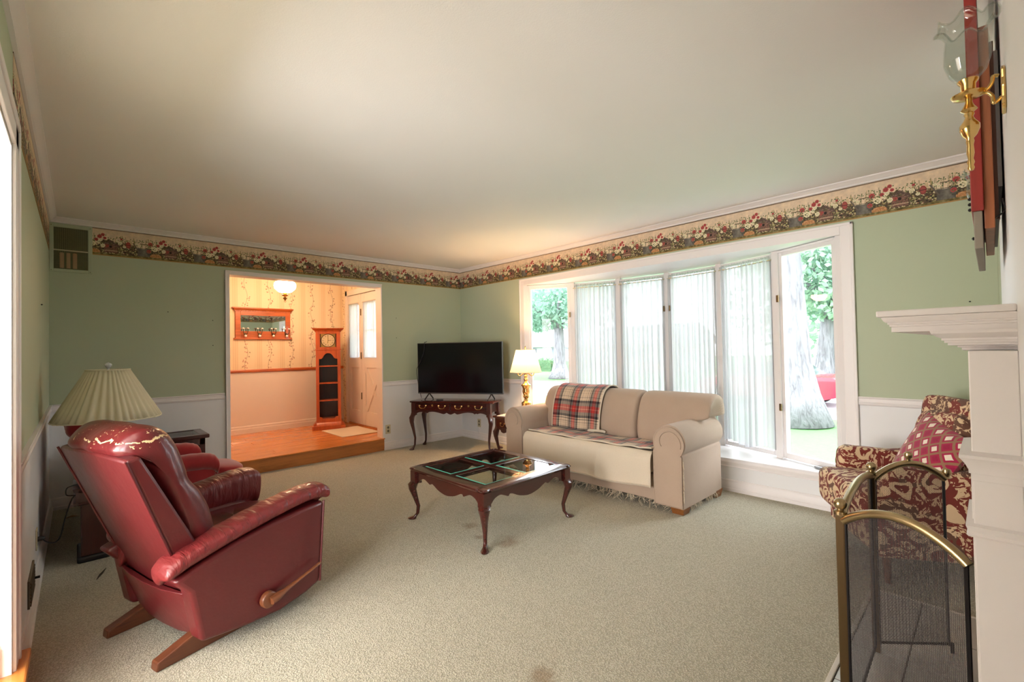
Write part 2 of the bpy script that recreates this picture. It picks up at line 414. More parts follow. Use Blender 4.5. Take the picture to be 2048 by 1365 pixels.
def glass(name, tint=(1, 1, 1, 1), refl=0.08, rough=0.0):
    t = NT(name)
    tr = t.n('ShaderNodeBsdfTransparent'); tr.inputs[0].default_value = tint
    gl = t.n('ShaderNodeBsdfGlossy'); gl.inputs['Roughness'].default_value = rough
    lw = t.n('ShaderNodeLayerWeight'); lw.inputs[0].default_value = 0.25
    geo = t.n('ShaderNodeNewGeometry')
    f = t.math('MULTIPLY', t.math('MULTIPLY_ADD', lw.outputs['Fresnel'], 0.8, refl * 0.3), t.math('SUBTRACT', 1.0, geo.outputs['Backfacing']))
    mx = t.n('ShaderNodeMixShader'); t.l(f, mx.inputs[0]); t.l(tr.outputs[0], mx.inputs[1]); t.l(gl.outputs[0], mx.inputs[2])
    t.done(mx.outputs[0])
glass('window_glass', (1, 1, 1, 1), 0.02)
glass('table_glass', (0.86, 0.92, 0.9, 1), 0.25)
glass('lamp_glass', (0.9, 0.92, 0.9, 1), 0.25)
simple('glass_edge', srgb(84, 208, 188), 0.3, spec=0.8)
simple('mirror', (0.9, 0.92, 0.9, 1), 0.02, 1.0)
def sheer():
    t = NT('sheer_voile'); c = t.coord()
    tr = t.n('ShaderNodeBsdfTransparent'); tl = t.n('ShaderNodeBsdfTranslucent'); df = t.n('ShaderNodeBsdfDiffuse')
    tl.inputs[0].default_value = (0.335, 0.328, 0.34, 1); df.inputs[0].default_value = srgb(244, 244, 246)
    a = t.n('ShaderNodeMixShader'); a.inputs[0].default_value = 0.62; t.l(df.outputs[0], a.inputs[1]); t.l(tl.outputs[0], a.inputs[2])
    lw = t.n('ShaderNodeLayerWeight'); lw.inputs[0].default_value = 0.35
    f = t.math('MULTIPLY_ADD', lw.outputs['Facing'], 0.03, 0.965)
    b = t.n('ShaderNodeMixShader'); t.l(f, b.inputs[0]); t.l(tr.outputs[0], b.inputs[1]); t.l(a.outputs[0], b.inputs[2])
    t.done(b.outputs[0])
sheer()
def lit_shade(name, col, wgt=0.6):
    t = NT(name)
    tl = t.n('ShaderNodeBsdfTranslucent'); df = t.n('ShaderNodeBsdfDiffuse'); tl.inputs[0].default_value = col; df.inputs[0].default_value = col
    a = t.n('ShaderNodeMixShader'); a.inputs[0].default_value = wgt; t.l(df.outputs[0], a.inputs[1]); t.l(tl.outputs[0], a.inputs[2])
    t.done(a.outputs[0])
lit_shade('lamp_shade_lit', srgb(236, 216, 196), 0.16)
def emit(name, col, s):
    t = NT(name); e = t.n('ShaderNodeEmission'); e.inputs[0].default_value = col; e.inputs[1].default_value = s
    t.done(e.outputs[0])
emit('lamp_glow', (1, 0.82, 0.6, 1), 6.0)
def mesh_mat():
    t = NT('fire_mesh'); x = t.xyz(t.coord('UV'))
    fu = t.math('FRACT', t.math('DIVIDE', x[0], 0.0042)); fv = t.math('FRACT', t.math('DIVIDE', x[1], 0.0042))
    wire = t.math('MAXIMUM', t.math('LESS_THAN', fu, 0.31), t.math('LESS_THAN', fv, 0.31))
    tr = t.n('ShaderNodeBsdfTransparent')
    pb = t.pbsdf(srgb(70, 64, 64), 0.5, 0.3)
    b = t.n('ShaderNodeMixShader'); t.l(wire, b.inputs[0]); t.l(tr.outputs[0], b.inputs[1]); t.l(pb, b.inputs[2])
    t.done(b.outputs[0])
mesh_mat()
def tile():
    t = NT('hearth_tile'); c = t.coord()
    n = t.noise(c, 9, 4, 0.6)
    t.done(t.pbsdf(t.mix(n, srgb(176, 170, 163), srgb(198, 193, 186)), 0.3, 0, t.bump(n, 0.08, 0.003), 0.5))
tile()
simple('grout', srgb(98, 88, 80), 0.9)
simple('edge_strip', srgb(206, 196, 182), 0.5)
# outdoors
def lawn():
    t = NT('lawn_grass'); c = t.coord()
    n = t.noise(c, 0.35, 4); f = t.noise(c, 14, 4)
    t.done(t.pbsdf(t.mix(t.math('MULTIPLY_ADD', f, 0.5, t.math('MULTIPLY', n, 0.5)), srgb(72, 116, 70), srgb(100, 142, 86)), 0.9, 0, t.bump(f, 0.4, 0.03), 0.1))
lawn()
simple('asphalt', srgb(150, 148, 152), 0.9, var=0.05, vscale=2)
simple('concrete', srgb(206, 204, 200), 0.9)
def bark():
    t = NT('tree_bark'); c = t.coord()
    n = t.noise(t.mapping(c, (9, 9, 1.4)), 1.0, 5, 0.65, 0.5)
    t.done(t.pbsdf(t.ramp(n, [(0.3, srgb(84, 81, 84)), (0.6, srgb(128, 125, 130))]), 0.9, 0, t.bump(n, 0.8, 0.06), 0.1))
bark()
def leafm(name, c1, c2):
    t = NT(name); c = t.coord(); n = t.noise(c, 0.8, 3)
    col = t.mix(n, c1, c2)
    df = t.n('ShaderNodeBsdfDiffuse'); tl = t.n('ShaderNodeBsdfTranslucent'); t.l(col, df.inputs[0]); t.l(col, tl.inputs[0])
    a = t.n('ShaderNodeMixShader'); a.inputs[0].default_value = 0.45; t.l(df.outputs[0], a.inputs[1]); t.l(tl.outputs[0], a.inputs[2])
    t.done(a.outputs[0])
leafm('leaves_pale', srgb(124, 152, 134), srgb(154, 178, 152))
leafm('leaves_mid', srgb(112, 144, 130), srgb(140, 168, 146))
leafm('leaves_hedge', srgb(96, 126, 98), srgb(122, 150, 114))
simple('house_siding', srgb(166, 164, 168), 0.8)
simple('house_roof', srgb(140, 140, 148), 0.9, var=0.08, vscale=3)
simple('house_brick', srgb(168, 126, 124), 0.9)
simple('shutter', srgb(120, 124, 136), 0.8)
simple('car_red', srgb(190, 30, 52), 0.25, coat=0.6)
simple('car_glass', srgb(60, 66, 74), 0.1)
simple('car_tail', srgb(214, 40, 40), 0.2)
simple('rubber', srgb(40, 40, 42), 0.8)

# ------------------------------------------------------------------ mesh helpers
class MB:
    def __init__(s): s.v = []; s.f = []; s.uv = []; s.has_uv = False
    def add(s, verts, faces, uvs=None):
        b = len(s.v); s.v += [tuple(p) for p in verts]
        s.f += [tuple(b + i for i in f) for f in faces]
        if uvs: s.has_uv = True
        s.uv += list(uvs) if uvs else [(0, 0)] * len(verts)
        return s
    def box(s, x0, y0, z0, x1, y1, z1):
        x0, x1 = min(x0, x1), max(x0, x1); y0, y1 = min(y0, y1), max(y0, y1); z0, z1 = min(z0, z1), max(z0, z1)
        v = [(x0, y0, z0), (x1, y0, z0), (x1, y1, z0), (x0, y1, z0), (x0, y0, z1), (x1, y0, z1), (x1, y1, z1), (x0, y1, z1)]
        return s.add(v, [(0, 3, 2, 1), (4, 5, 6, 7), (0, 1, 5, 4), (1, 2, 6, 5), (2, 3, 7, 6), (3, 0, 4, 7)])
    def bar(s, p, q, w, h, up=(0, 0, 1)):
        p = Vector(p); q = Vector(q); d = (q - p).normalized(); u = Vector(up)
        r = d.cross(u).normalized(); u = r.cross(d).normalized()
        v = []
        for e in (p, q):
            for a, b in ((-1, -1), (1, -1), (1, 1), (-1, 1)): v.append(e + r * (a * w / 2) + u * (b * h / 2))
        return s.add(v, [(0, 1, 2, 3), (7, 6, 5, 4), (0, 4, 5, 1), (1, 5, 6, 2), (2, 6, 7, 3), (3, 7, 4, 0)])
    def prism(s, poly, a0, a1, ax='y'):
        """polygon in the two other axes, pushed along ax from a0 to a1"""
        def P(p, a):
            if ax == 'y': return (p[0], a, p[1])
            if ax == 'x': return (a, p[0], p[1])
            return (p[0], p[1], a)
        n = len(poly)
        v = [P(p, a0) for p in poly] + [P(p, a1) for p in poly]
        f = [tuple(range(n)), tuple(range(2 * n - 1, n - 1, -1))]
        f += [(i, n + i, n + (i + 1) % n, (i + 1) % n) for i in range(n)]
        return s.add(v, f)
    def loft(s, rings, cap=True, closed=True):
        n = len(rings[0]); v = [p for r in rings for p in r]; f = []
        for k in range(len(rings) - 1):
            for i in range(n if closed else n - 1):
                j = (i + 1) % n
                f.append((k * n + i, k * n + j, (k + 1) * n + j, (k + 1) * n + i))
        if cap:
            f.append(tuple(range(n - 1, -1, -1))); f.append(tuple((len(rings) - 1) * n + i for i in range(n)))
        return s.add(v, f)
    def lathe(s, prof, c=(0, 0, 0), n=20, ax='z', cap=True):
        rings = []
        for r, z in prof:
            ring = []
            for i in range(n):
                a = 2 * pi * i / n
                if ax == 'z': ring.append((c[0] + r * cos(a), c[1] + r * sin(a), c[2] + z))
                elif ax == 'y': ring.append((c[0] + r * cos(a), c[1] + z, c[2] + r * sin(a)))
                else: ring.append((c[0] + z, c[1] + r * cos(a), c[2] + r * sin(a)))
            rings.append(ring)
        return s.loft(rings, cap)
    def tube(s, path, r, n=8, cap=True, sq=1.0):
        path = [Vector(p) for p in path]; rings = []
        N = len(path); up = Vector((0, 0, 1)); prev = None
        for k, p in enumerate(path):
            d = (path[min(k + 1, N - 1)] - path[max(k - 1, 0)]).normalized()
            if prev is None:
                u = up if abs(d.dot(up)) < 0.95 else Vector((1, 0, 0))
                a = d.cross(u).normalized()
            else:
                a = (prev - d * prev.dot(d)).normalized()
            prev = a; b = d.cross(a)
            rr = r[k] if isinstance(r, (list, tuple)) else r
            rings.append([p + a * (rr * cos(2 * pi * i / n)) + b * (rr * sq * sin(2 * pi * i / n)) for i in range(n)])
        return s.loft(rings, cap)
    def grid(s, fn, nu, nv, uvf=None, close_u=False):
        v = []; uv = []
        for j in range(nv + 1):
            for i in range(nu + 1):
                v.append(fn(i / nu, j / nv)); uv.append(uvf(i / nu, j / nv) if uvf else (i / nu, j / nv))
        f = [(j * (nu + 1) + i, j * (nu + 1) + i + 1, (j + 1) * (nu + 1) + i + 1, (j + 1) * (nu + 1) + i) for j in range(nv) for i in range(nu)]
        return s.add(v, f, uv)
    def mold(s, prof, p0, p1, out):
        """moulding: prof = [(distance from wall, z)], from p0 to p1 (xy), out = unit xy away from the wall"""
        v = [(p[0] + out[0] * d, p[1] + out[1] * d, z) for p in (p0, p1) for d, z in prof]
        n = len(prof)
        f = [tuple(range(n)), tuple(range(2 * n - 1, n - 1, -1))] + [(i, n + i, n + (i + 1) % n, (i + 1) % n) for i in range(n)]
        return s.add(v, f)
    def cushion(s, c, sx, sy, sz, n=3.2, nu=24, nv=14, fn=None):
        """superellipsoid pad"""
        def sp(a, e): return math.copysign(abs(a) ** e, a)
        e = 2.0 / n; rings = []
        for j in range(nv + 1):
            ph = -pi / 2 + pi * j / nv; ring = []
            for i in range(nu):
                th = 2 * pi * i / nu
                p = (sx / 2 * sp(cos(ph), e) * sp(cos(th), e), sy / 2 * sp(cos(ph), e) * sp(sin(th), e), sz / 2 * sp(sin(ph), e))
                if fn: p = fn(p)
                ring.append((c[0] + p[0], c[1] + p[1], c[2] + p[2]))
            rings.append(ring)
        return s.loft(rings, True)
    def xf(s, M, start=0):
        s.v[start:] = [tuple(M @ Vector(p)) for p in s.v[start:]]; return s
    def build(s, name, mat, parent=None, smooth=None, bevel=0.0, sub=0, loc=None, seg=2, solid=0.0):
        me = bpy.data.meshes.new(name); me.from_pydata(s.v, [], s.f)
        bm_fix(me)
        mats = mat if isinstance(mat, (list, tuple)) else [mat]
        for m in mats: me.materials.append(MATS[m])
        if s.has_uv:
            ul = me.uv_layers.new(name='UVMap')
            idx = np.zeros(len(me.loops), np.int32); me.loops.foreach_get('vertex_index', idx)
            ul.data.foreach_set('uv', np.array(s.uv, np.float32)[idx].ravel())
        if smooth is not None:
            me.polygons.foreach_set('use_smooth', [True] * len(me.polygons))
            if smooth < 180: me.set_sharp_from_angle(angle=radians(smooth))
        me.update()
        o = bpy.data.objects.new(name, me); COL.objects.link(o)
        if parent: o.parent = parent
        if loc: o.location = loc
        if solid:
            md = o.modifiers.new('solid', 'SOLIDIFY'); md.thickness = solid; md.offset = 0
        if bevel:
            md = o.modifiers.new('edge', 'BEVEL'); md.width = bevel; md.segments = seg; md.limit_method = 'ANGLE'; md.angle_limit = radians(40)
        if sub:
            md = o.modifiers.new('round', 'SUBSURF'); md.levels = sub; md.render_levels = sub
        return o
def bm_fix(me):
    import bmesh
    b = bmesh.new(); b.from_mesh(me); bmesh.ops.recalc_face_normals(b, faces=b.faces); b.to_mesh(me); b.free()
def thing(name, label, cat, loc=(0, 0, 0), rz=0.0, group=None):
    o = bpy.data.objects.new(name, None); COL.objects.link(o)
    o.empty_display_size = 0.1
    o.location = loc; o.rotation_euler = (0, 0, rz); o['label'] = label; o['category'] = cat
    if group: o['group'] = group
    return o
def tag(o, label, cat, group=None):
    o['label'] = label; o['category'] = cat
    if group: o['group'] = group
    return o
def struct(o, label=None):
    o['kind'] = 'structure'
    if label: o['label'] = label
    return o
def sroot(name, loc=(0, 0, 0), rz=0.0):
    o = bpy.data.objects.new(name, None); COL.objects.link(o); o.location = loc; o.rotation_euler = (0, 0, rz); o['kind'] = 'structure'; return o
def stuff(o): o['kind'] = 'stuff'; return o
def dup(root, loc, rz, label=None):
    r = root.copy(); COL.objects.link(r); r.location = loc; r.rotation_euler = (0, 0, rz)
    if label: r['label'] = label
    for ch in list(root.children):
        c = ch.copy(); COL.objects.link(c); c.parent = r
        for g in ch.children:
            d = g.copy(); COL.objects.link(d); d.parent = c
    return r
def lerp(a, b, t): return a + (b - a) * t
def spline(pts, n):
    """Catmull-Rom through pts"""
    P = [Vector(p) for p in pts]; out = []
    for k in range(len(P) - 1):
        p0 = P[max(k - 1, 0)]; p1 = P[k]; p2 = P[k + 1]; p3 = P[min(k + 2, len(P) - 1)]
        for i in range(n):
            t = i / n
            out.append(0.5 * ((2 * p1) + (p2 - p0) * t + (2 * p0 - 5 * p1 + 4 * p2 - p3) * t * t + (3 * p1 - p0 - 3 * p2 + p3) * t ** 3))
    out.append(P[-1]); return out

# ------------------------------------------------------------------ the room
XL, XR, YF, YB, ZC = -0.17, 4.074, -0.034, 5.365, 2.43
Z_BT, Z_BB, Z_RAIL = 2.385, 2.148, 0.867
WALL_T = 0.13

struct(MB().box(XL - 0.02, YF - 0.1, -0.1, XR + 0.06, YB + 0.02, 0.0).build('floor', 'carpet_pile'))
struct(MB().box(XL - 3.2, -1.7, ZC, XR + 0.3, YB + 2.2, ZC + 0.1).build('ceiling', 'ceiling_paint'))

# back wall with the opening to the entry hall
OX0, OX1, OZ = 1.127, 2.805, 2.073
wb = sroot('wall_back')
def wall_piece(parent, x0, y0, x1, y1, z0, z1, name=None):
    """green above the rail, white panelling below it"""
    if z0 < 0.84:
        MB().box(x0, y0, z0, x1, y1, min(z1, 0.84)).build('wainscot', 'white_panel', parent)
    if z1 > 0.84:
        MB().box(x0, y0, max(z0, 0.84), x1, y1, z1).build('green_wall', 'green_wallpaper', parent)
wall_piece(wb, XL - 0.3, YB, OX0 - 0.012, YB + WALL_T, 0, ZC)
wall_piece(wb, OX1 + 0.012, YB, XR + 0.3, YB + WALL_T, 0, ZC)
wall_piece(wb, OX0 - 0.012, YB, OX1 + 0.012, YB + WALL_T, OZ + 0.01, ZC)
border_mat('border_back', 0, Z_BB, Z_BT, 0.428, False, 0.12)
border_mat('border_side', 1, Z_BB, Z_BT, 0.428, True, 0.58)
border_mat('border_left', 1, Z_BB, Z_BT, 0.428, False, 0.2)
MB().box(XL + 0.266, YB - 0.002, Z_BB, XR, YB, Z_BT).build('wallpaper_border', 'border_back', wb)

# window wall
WY0, WY1, WZ0, WZ1 = 0.75, 4.034, 0.281, 2.05
wr = sroot('wall_right')
wall_piece(wr, XR, YF - 0.3, XR + WALL_T, WY0, 0, ZC)
wall_piece(wr, XR, WY1, XR + WALL_T, YB + 0.1, 0, ZC)
wall_piece(wr, XR, WY0, XR + WALL_T, WY1, 0, WZ0 - 0.03)
wall_piece(wr, XR, WY0, XR + WALL_T, WY1, WZ1 + 0.061, ZC)
MB().box(XR, WY0, WZ1, XR + 0.012, WY1, WZ1 + 0.061).build('header_strip', 'window_white', wr)
MB().box(XR - 0.002, YF, Z_BB, XR, YB, Z_BT).build('wallpaper_border', 'border_side', wr)

# left wall with the doorway beside the camera
DY0, DY1, DZ = 1.10, 2.40, 2.03  # near edge, out of view, set to keep the fill light off the mantel
wl = sroot('wall_left')
wall_piece(wl, XL - WALL_T, DY1, XL, YB + 0.1, 0, ZC)
wall_piece(wl, XL - WALL_T, YF - 0.2, XL, DY0, 0, ZC)
wall_piece(wl, XL - WALL_T, DY0, XL, DY1, DZ, ZC)
MB().box(XL, 2.45, Z_BB, XL + 0.002, YB, Z_BT).build('wallpaper_border', 'border_left', wl)
# fireplace wall
wf = sroot('wall_front')
MB().box(XL - 0.3, YF - 0.12, 0, 2.95, YF, ZC).box(2.95, YF - 0.12, 0, XR + 0.3, YF, 0.84).build('painted_panelling', 'white_panel', wf)
MB().box(2.95, YF - 0.12, 0.84, XR + 0.3, YF, ZC).build('green_wall', 'green_wallpaper', wf)
MB().box(2.95, YF, Z_BB, XR, YF + 0.002, Z_BT).build('wallpaper_border', 'border_back', wf)

# crown moulding
CROWN = [(0, ZC), (0.046, ZC), (0.046, ZC - 0.008), (0.034, ZC - 0.013), (0.024, ZC - 0.026), (0.014, ZC - 0.032), (0.014, ZC - 0.041), (0, ZC - 0.044)]
struct(MB().mold(CROWN, (XL, YB), (XR, YB), (0, -1)).build('trim_1', 'white_trim', smooth=35))
struct(MB().mold(CROWN, (XR, YF), (XR, YB), (-1, 0)).build('trim_2', 'white_trim', smooth=35))
struct(MB().mold(CROWN, (XL, YF), (XL, YB), (1, 0)).build('trim_3', 'white_trim', smooth=35))
struct(MB().mold(CROWN, (XL, YF), (XR, YF), (0, 1)).build('trim_4', 'white_trim', smooth=35))
# chair rails
RAIL = [(0, 0.868), (0.018, 0.868), (0.02, 0.862), (0.012, 0.854), (0.012, 0.832), (0.017, 0.826), (0.014, 0.812), (0.006, 0.806), (0, 0.806)]
struct(MB().mold(RAIL, (XL, YB), (OX0 - 0.05, YB), (0, -1)).mold(RAIL, (OX1 + 0.012, YB), (XR, YB), (0, -1)).build('trim_5', 'white_trim', smooth=30))
struct(MB().mold(RAIL, (XR, YF), (XR, 0.672), (-1, 0)).mold(RAIL, (XR, 4.108), (XR, YB), (-1, 0)).build('trim_6', 'white_trim', smooth=30))
struct(MB().mold(RAIL, (XL, 2.512), (XL, YB), (1, 0)).build('trim_7', 'white_trim', smooth=30))
# baseboards
BASE = [(0, 0.098), (0.007, 0.098), (0.012, 0.09), (0.012, 0.074), (0.016, 0.066), (0.016, 0.03), (0.022, 0.024), (0.022, 0.0), (0, 0.0)]
struct(MB().mold(BASE, (XL, YB), (OX0 - 0.05, YB), (0, -1)).mold(BASE, (OX1 + 0.012, YB), (XR, YB), (0, -1)).build('baseboard_back', 'white_trim', smooth=30))
struct(MB().mold(BASE, (XR, YF), (XR, YB), (-1, 0)).build('baseboard_right', 'white_trim', smooth=30))
struct(MB().mold(BASE, (XL, 2.55), (XL, YB), (1, 0)).build('baseboard_left', 'white_trim', smooth=30))

# casing of the hall opening: thin flat trim with an outer bead, plus the jambs
oc = sroot('trim_8')
def casing_v(parent, y, x0, x1, z0, z1, out):
    MB().box(x0, y - 0.014, z0, x1, y, z1).build('casing', 'white_trim', parent, bevel=0.003)
casing_v(oc, YB, OX0 - 0.04, OX0, 0.0, OZ + 0.036, -1)
casing_v(oc, YB, OX1, OX1 + 0.012, 0.0, OZ + 0.036, -1)
casing_v(oc, YB, OX0, OX1, OZ, OZ + 0.036, -1)
MB().box(OX0 - 0.04, YB - 0.02, 0.0, OX0 - 0.03, YB, OZ + 0.042).build('casing_bead', 'white_trim', oc, bevel=0.002)
MB().box(OX0 - 0.04, YB - 0.02, OZ + 0.028, OX1 + 0.012, YB, OZ + 0.042).build('casing_bead', 'white_trim', oc, bevel=0.002)
MB().box(OX0 - 0.012, YB, 0.15, OX0, YB + WALL_T + 0.01, OZ).box(OX1, YB, 0.15, OX1 + 0.012, YB + WALL_T + 0.01, OZ).box(OX0 - 0.012, YB, OZ, OX1 + 0.012, YB + WALL_T + 0.01, OZ + 0.012).build('jamb', 'foyer_white', oc)

# casing of the side doorway
dc = sroot('trim_9')
MB().mold([(0, 0), (0.012, 0), (0.012, DZ + 0.07), (0, DZ + 0.07)], (XL, DY1), (XL, DY1 + 0.105), (1, 0)).build('casing', 'white_trim', dc, bevel=0.003)
MB().box(XL, DY1 + 0.085, 0, XL + 0.018, DY1 + 0.108, DZ + 0.10).build('casing_bead', 'white_trim', dc, bevel=0.004)
MB().box(XL, DY0 - 0.08, DZ, XL + 0.012, DY1 + 0.105, DZ + 0.07).box(XL, DY0 - 0.08, DZ + 0.07, XL + 0.018, DY1 + 0.108, DZ + 0.10).build('casing_head', 'white_trim', dc, bevel=0.003)
MB().box(XL - WALL_T - 0.002, DY1 - 0.014, 0.155, XL + 0.001, DY1, DZ).build('jamb', 'white_trim', dc)
MB().box(XL - WALL_T - 0.012, DY1 - 0.028, 0.155, XL - 0.03, DY1 - 0.014, 0.155 + 0.1).box(XL - WALL_T - 0.012, DY1 - 0.023, 0.255, XL - 0.03, DY1 - 0.014, 0.27).build('plinth', 'white_trim', dc, bevel=0.003)
MB().box(XL - WALL_T, DY0, DZ - 0.014, XL, DY1, DZ).build('jamb_head', 'white_trim', dc)

# wooden step into the adjoining room
st = sroot('floor_step')
MB().box(XL - WALL_T - 0.05, 0.0, 0.122, XL + 0.04, 2.56, 0.155).build('tread', 'oak_step', st, bevel=0.006)
MB().box(XL - 0.02, 0.0, 0.0, XL + 0.02, 2.54, 0.122).build('riser', 'oak_riser', st)
# adjoining room shell
ar = sroot('wall_adjoining')
MB().box(-3.2, -1.6, 0.05, XL - WALL_T - 0.05, 3.4, 0.15).build('hall_floor', 'carpet_pile', ar)
MB().box(-3.3, -1.6, 0.1, -3.2, 3.4, ZC).box(-3.3, 3.3, 0.1, XL - WALL_T, 3.4, ZC).box(-3.3, -1.7, 0.1, XL - WALL_T, -1.6, ZC).box(XL - WALL_T, -1.6, 0.1, XL, YF - 0.2, ZC).build('plain_wall', 'foyer_white', ar)

# ------------------------------------------------------------------ bow window
NODES = [(4.10, 4.034), (4.40, 3.528), (4.58, 2.988), (4.64, 2.408), (4.57, 1.821), (4.36, 1.26), (4.10, 0.75)]
win = sroot('window_1')
# inside casing
for nm, b in (('casing', (XR - 0.018, WY1 - 0.002, 0.2, XR, WY1 + 0.073, WZ1 + 0.075)), ('casing', (XR - 0.018, WY0 - 0.075, 0.2, XR, WY0 + 0.002, WZ1 + 0.075)), ('casing', (XR - 0.018, WY0, WZ1 - 0.002, XR, WY1, WZ1 + 0.075))):
    MB().box(*b).build(nm, 'white_trim', win, bevel=0.006)
MB().box(XR - 0.024, WY1 + 0.058, 0.2, XR, WY1 + 0.078, WZ1 + 0.082).box(XR - 0.024, WY0 - 0.078, 0.2, XR, WY0 - 0.058, WZ1 + 0.082).box(XR - 0.024, WY0 - 0.078, WZ1 + 0.062, XR, WY1 + 0.078, WZ1 + 0.082).build('casing_bead', 'white_trim', win, bevel=0.005)
# sill board, its apron, soffit
poly = [(XR - 0.02, WY1 + 0.06)] + [(x + 0.06, y) for x, y in NODES] + [(XR - 0.02, WY0 - 0.06)]
MB().prism(poly, WZ0 - 0.03, WZ0, 'z').build('sill', 'window_white', win, bevel=0.004)
MB().mold([(0, WZ0 - 0.03), (0.03, WZ0 - 0.03), (0.03, WZ0 - 0.012), (0.02, WZ0 - 0.04), (0.014, WZ0 - 0.062), (0.02, WZ0 - 0.07), (0, WZ0 - 0.076)], (XR, WY0 - 0.075), (XR, WY1 + 0.075), (-1, 0)).build('apron', 'white_trim', win, smooth=30)
poly = [(XR + 0.012, WY1 - 0.001)] + [(x + 0.12, min(max(y, WY0 + 0.001), WY1 - 0.001)) for x, y in NODES] + [(XR + 0.012, WY0 + 0.001)]
MB().prism(poly, WZ1, WZ1 + 0.06, 'z').build('soffit', 'window_white', win)
MB().prism([(x, y) for x, y in poly], WZ0 - 0.16, WZ0 - 0.03, 'z').build('seat_board', 'white_panel', win)
# mullion posts
for k, (x, y) in enumerate(NODES):
    a = NODES[max(k - 1, 0)]; b = NODES[min(k + 1, 6)]
    d = Vector((b[0] - a[0], b[1] - a[1])).normalized()
    wdt = 0.058 if 0 < k < 6 else 0.05
    m = MB().box(-0.035, -wdt / 2, 0, 0.055, wdt / 2, WZ1 - WZ0).xf(Matrix.Translation((x, y, WZ0)) @ Matrix.Rotation(atan2(d.y, d.x) + pi / 2, 4, 'Z'))
    m.build('mullion', 'window_white', win, bevel=0.004)
# sashes with a pane and sash locks
def sash_lock(parent, T, s, z, side):
    m = MB().box(s - 0.011, -0.052, z - 0.03, s + 0.011, -0.04, z + 0.03)
    m.xf(T); lk = m.build('sash_lock', 'bronze', parent, bevel=0.003)
for k in range(6):
    a = Vector(NODES[k]); b = Vector(NODES[k + 1]); d = (b - a); L = d.length; d.normalize()
    # local: x along the panel, -y into the room
    T = Matrix.Translation((a.x, a.y, 0)) @ Matrix.Rotation(atan2(d.y, d.x), 4, 'Z')
    e0 = 0.028; e1 = L - 0.028; t = 0.038 if k in (0, 5) else 0.03
    z0, z1 = WZ0 + 0.012, WZ1 - 0.01
    m = MB().box(e0, -0.02, z0, e0 + t, 0.025, z1).box(e1 - t, -0.02, z0, e1, 0.025, z1).box(e0 + t, -0.02, z0, e1 - t, 0.025, z0 + t + 0.01).box(e0 + t, -0.02, z1 - t - 0.004, e1 - t, 0.025, z1)
    if k in (0, 5): m.box(e0 - 0.006, -0.034, z0, e0 + 0.012, 0.0, z1).box(e1 - 0.012, -0.034, z0, e1 + 0.006, 0.0, z1).box(e0, -0.034, z1 - 0.012, e1, 0.0, z1 + 0.006)
    m.xf(T); sh = m.build('sash', 'window_white', win, bevel=0.003)
    MB().box(e0 + t, 0.0, z0 + t, e1 - t, 0.004, z1 - t).xf(T).build('pane', 'window_glass', sh)
    if k == 0: sash_lock(sh, T, e1 - 0.006, 1.66, 1)
    if k == 2: sash_lock(sh, T, e1 - 0.006, 1.66, 1)
    if k == 3: sash_lock(sh, T, e0 + 0.014, 1.66, 1)
    if k == 5:
        sash_lock(sh, T, e0 + 0.012, 1.64, 1); sash_lock(sh, T, e0 + 0.012, 0.72, 1)
        cr = MB().box(e1 - 0.20, -0.062, z0 - 0.008, e1 - 0.12, -0.035, z0 + 0.012).xf(T).build('crank', 'steel', sh, bevel=0.006)

# sheer voile curtains, one per fixed pane
CURT = ['white sheer voile curtain in the pane directly above the plaid throw on the sofa', 'white sheer voile curtain in the bay pane above the middle sofa cushion',
        'white sheer voile curtain in the bay pane with a sash lock on its window side', 'longest visible white sheer voile curtain, hanging beside the clear pane near the armchair']
CURT[2] = 'white sheer voile curtain behind the sofa end with the bare rounded cushion'
random.seed(3)
for k in range(1, 5):
    a = Vector(NODES[k]); b = Vector(NODES[k + 1]); d = (b - a); L = d.length; d.normalize()
    T = Matrix.Translation((a.x, a.y, 0)) @ Matrix.Rotation(atan2(d.y, d.x), 4, 'Z')
    root = thing('sheer_curtain', CURT[k - 1], 'curtain', (0, 0, 0), 0, 'sheer curtains in the bow window')
    root.matrix_world = T
    s0, s1 = 0.034, L - 0.034; zt = WZ1 - 0.066; zb = WZ0 + 0.06
    ph = [random.uniform(0, 6.28) for _ in range(6)]
    def fold(u, v, ph=ph, s0=s0, s1=s1, zt=zt, zb=zb):
        # v 0 top .. 1 bottom
        amp = 0.014 + 0.008 * v
        uu = u + 0.012 * v * sin(5 * u + ph[4])
        y = amp * sin(2 * pi * 9 * uu + ph[0] + 0.8 * sin(2 * pi * 2 * u + ph[1])) + 0.5 * amp * sin(2 * pi * 21 * u + ph[2]) * (1 - 0.6 * v) + 0.004 * sin(2 * pi * 3 * u + ph[3])
        x = lerp(s0, s1, u) + 0.004 * sin(2 * pi * 7 * u + ph[5]) * v
        if v > 0.99: x = min(x, s1)
        return (x, -0.045 + y, lerp(zt, zb + (0.02 * sin(9 * u + ph[3]) if k == 4 else 0), v))
    MB().grid(fold, 150, 10).build('voile_panel', 'sheer_voile', root, smooth=180)
    def head(u, v, ph=ph, s0=s0, s1=s1, zt=zt):
        y = 0.007 * sin(2 * pi * 26 * u + ph[1]) * (0.4 + v)
        return (lerp(s0, s1, u), -0.045 + y, zt + 0.004 + 0.026 * v + 0.004 * sin(2 * pi * 17 * u + ph[2]) * v)
    MB().grid(head, 150, 2).build('ruffled_header', 'sheer_voile', root, smooth=180)
    MB().tube([(s0 - 0.012, -0.045, zt - 0.004), (s1 + 0.012, -0.045, zt - 0.004)], 0.006, 8).build('curtain_rod', 'ivory_plate', root, smooth=60)

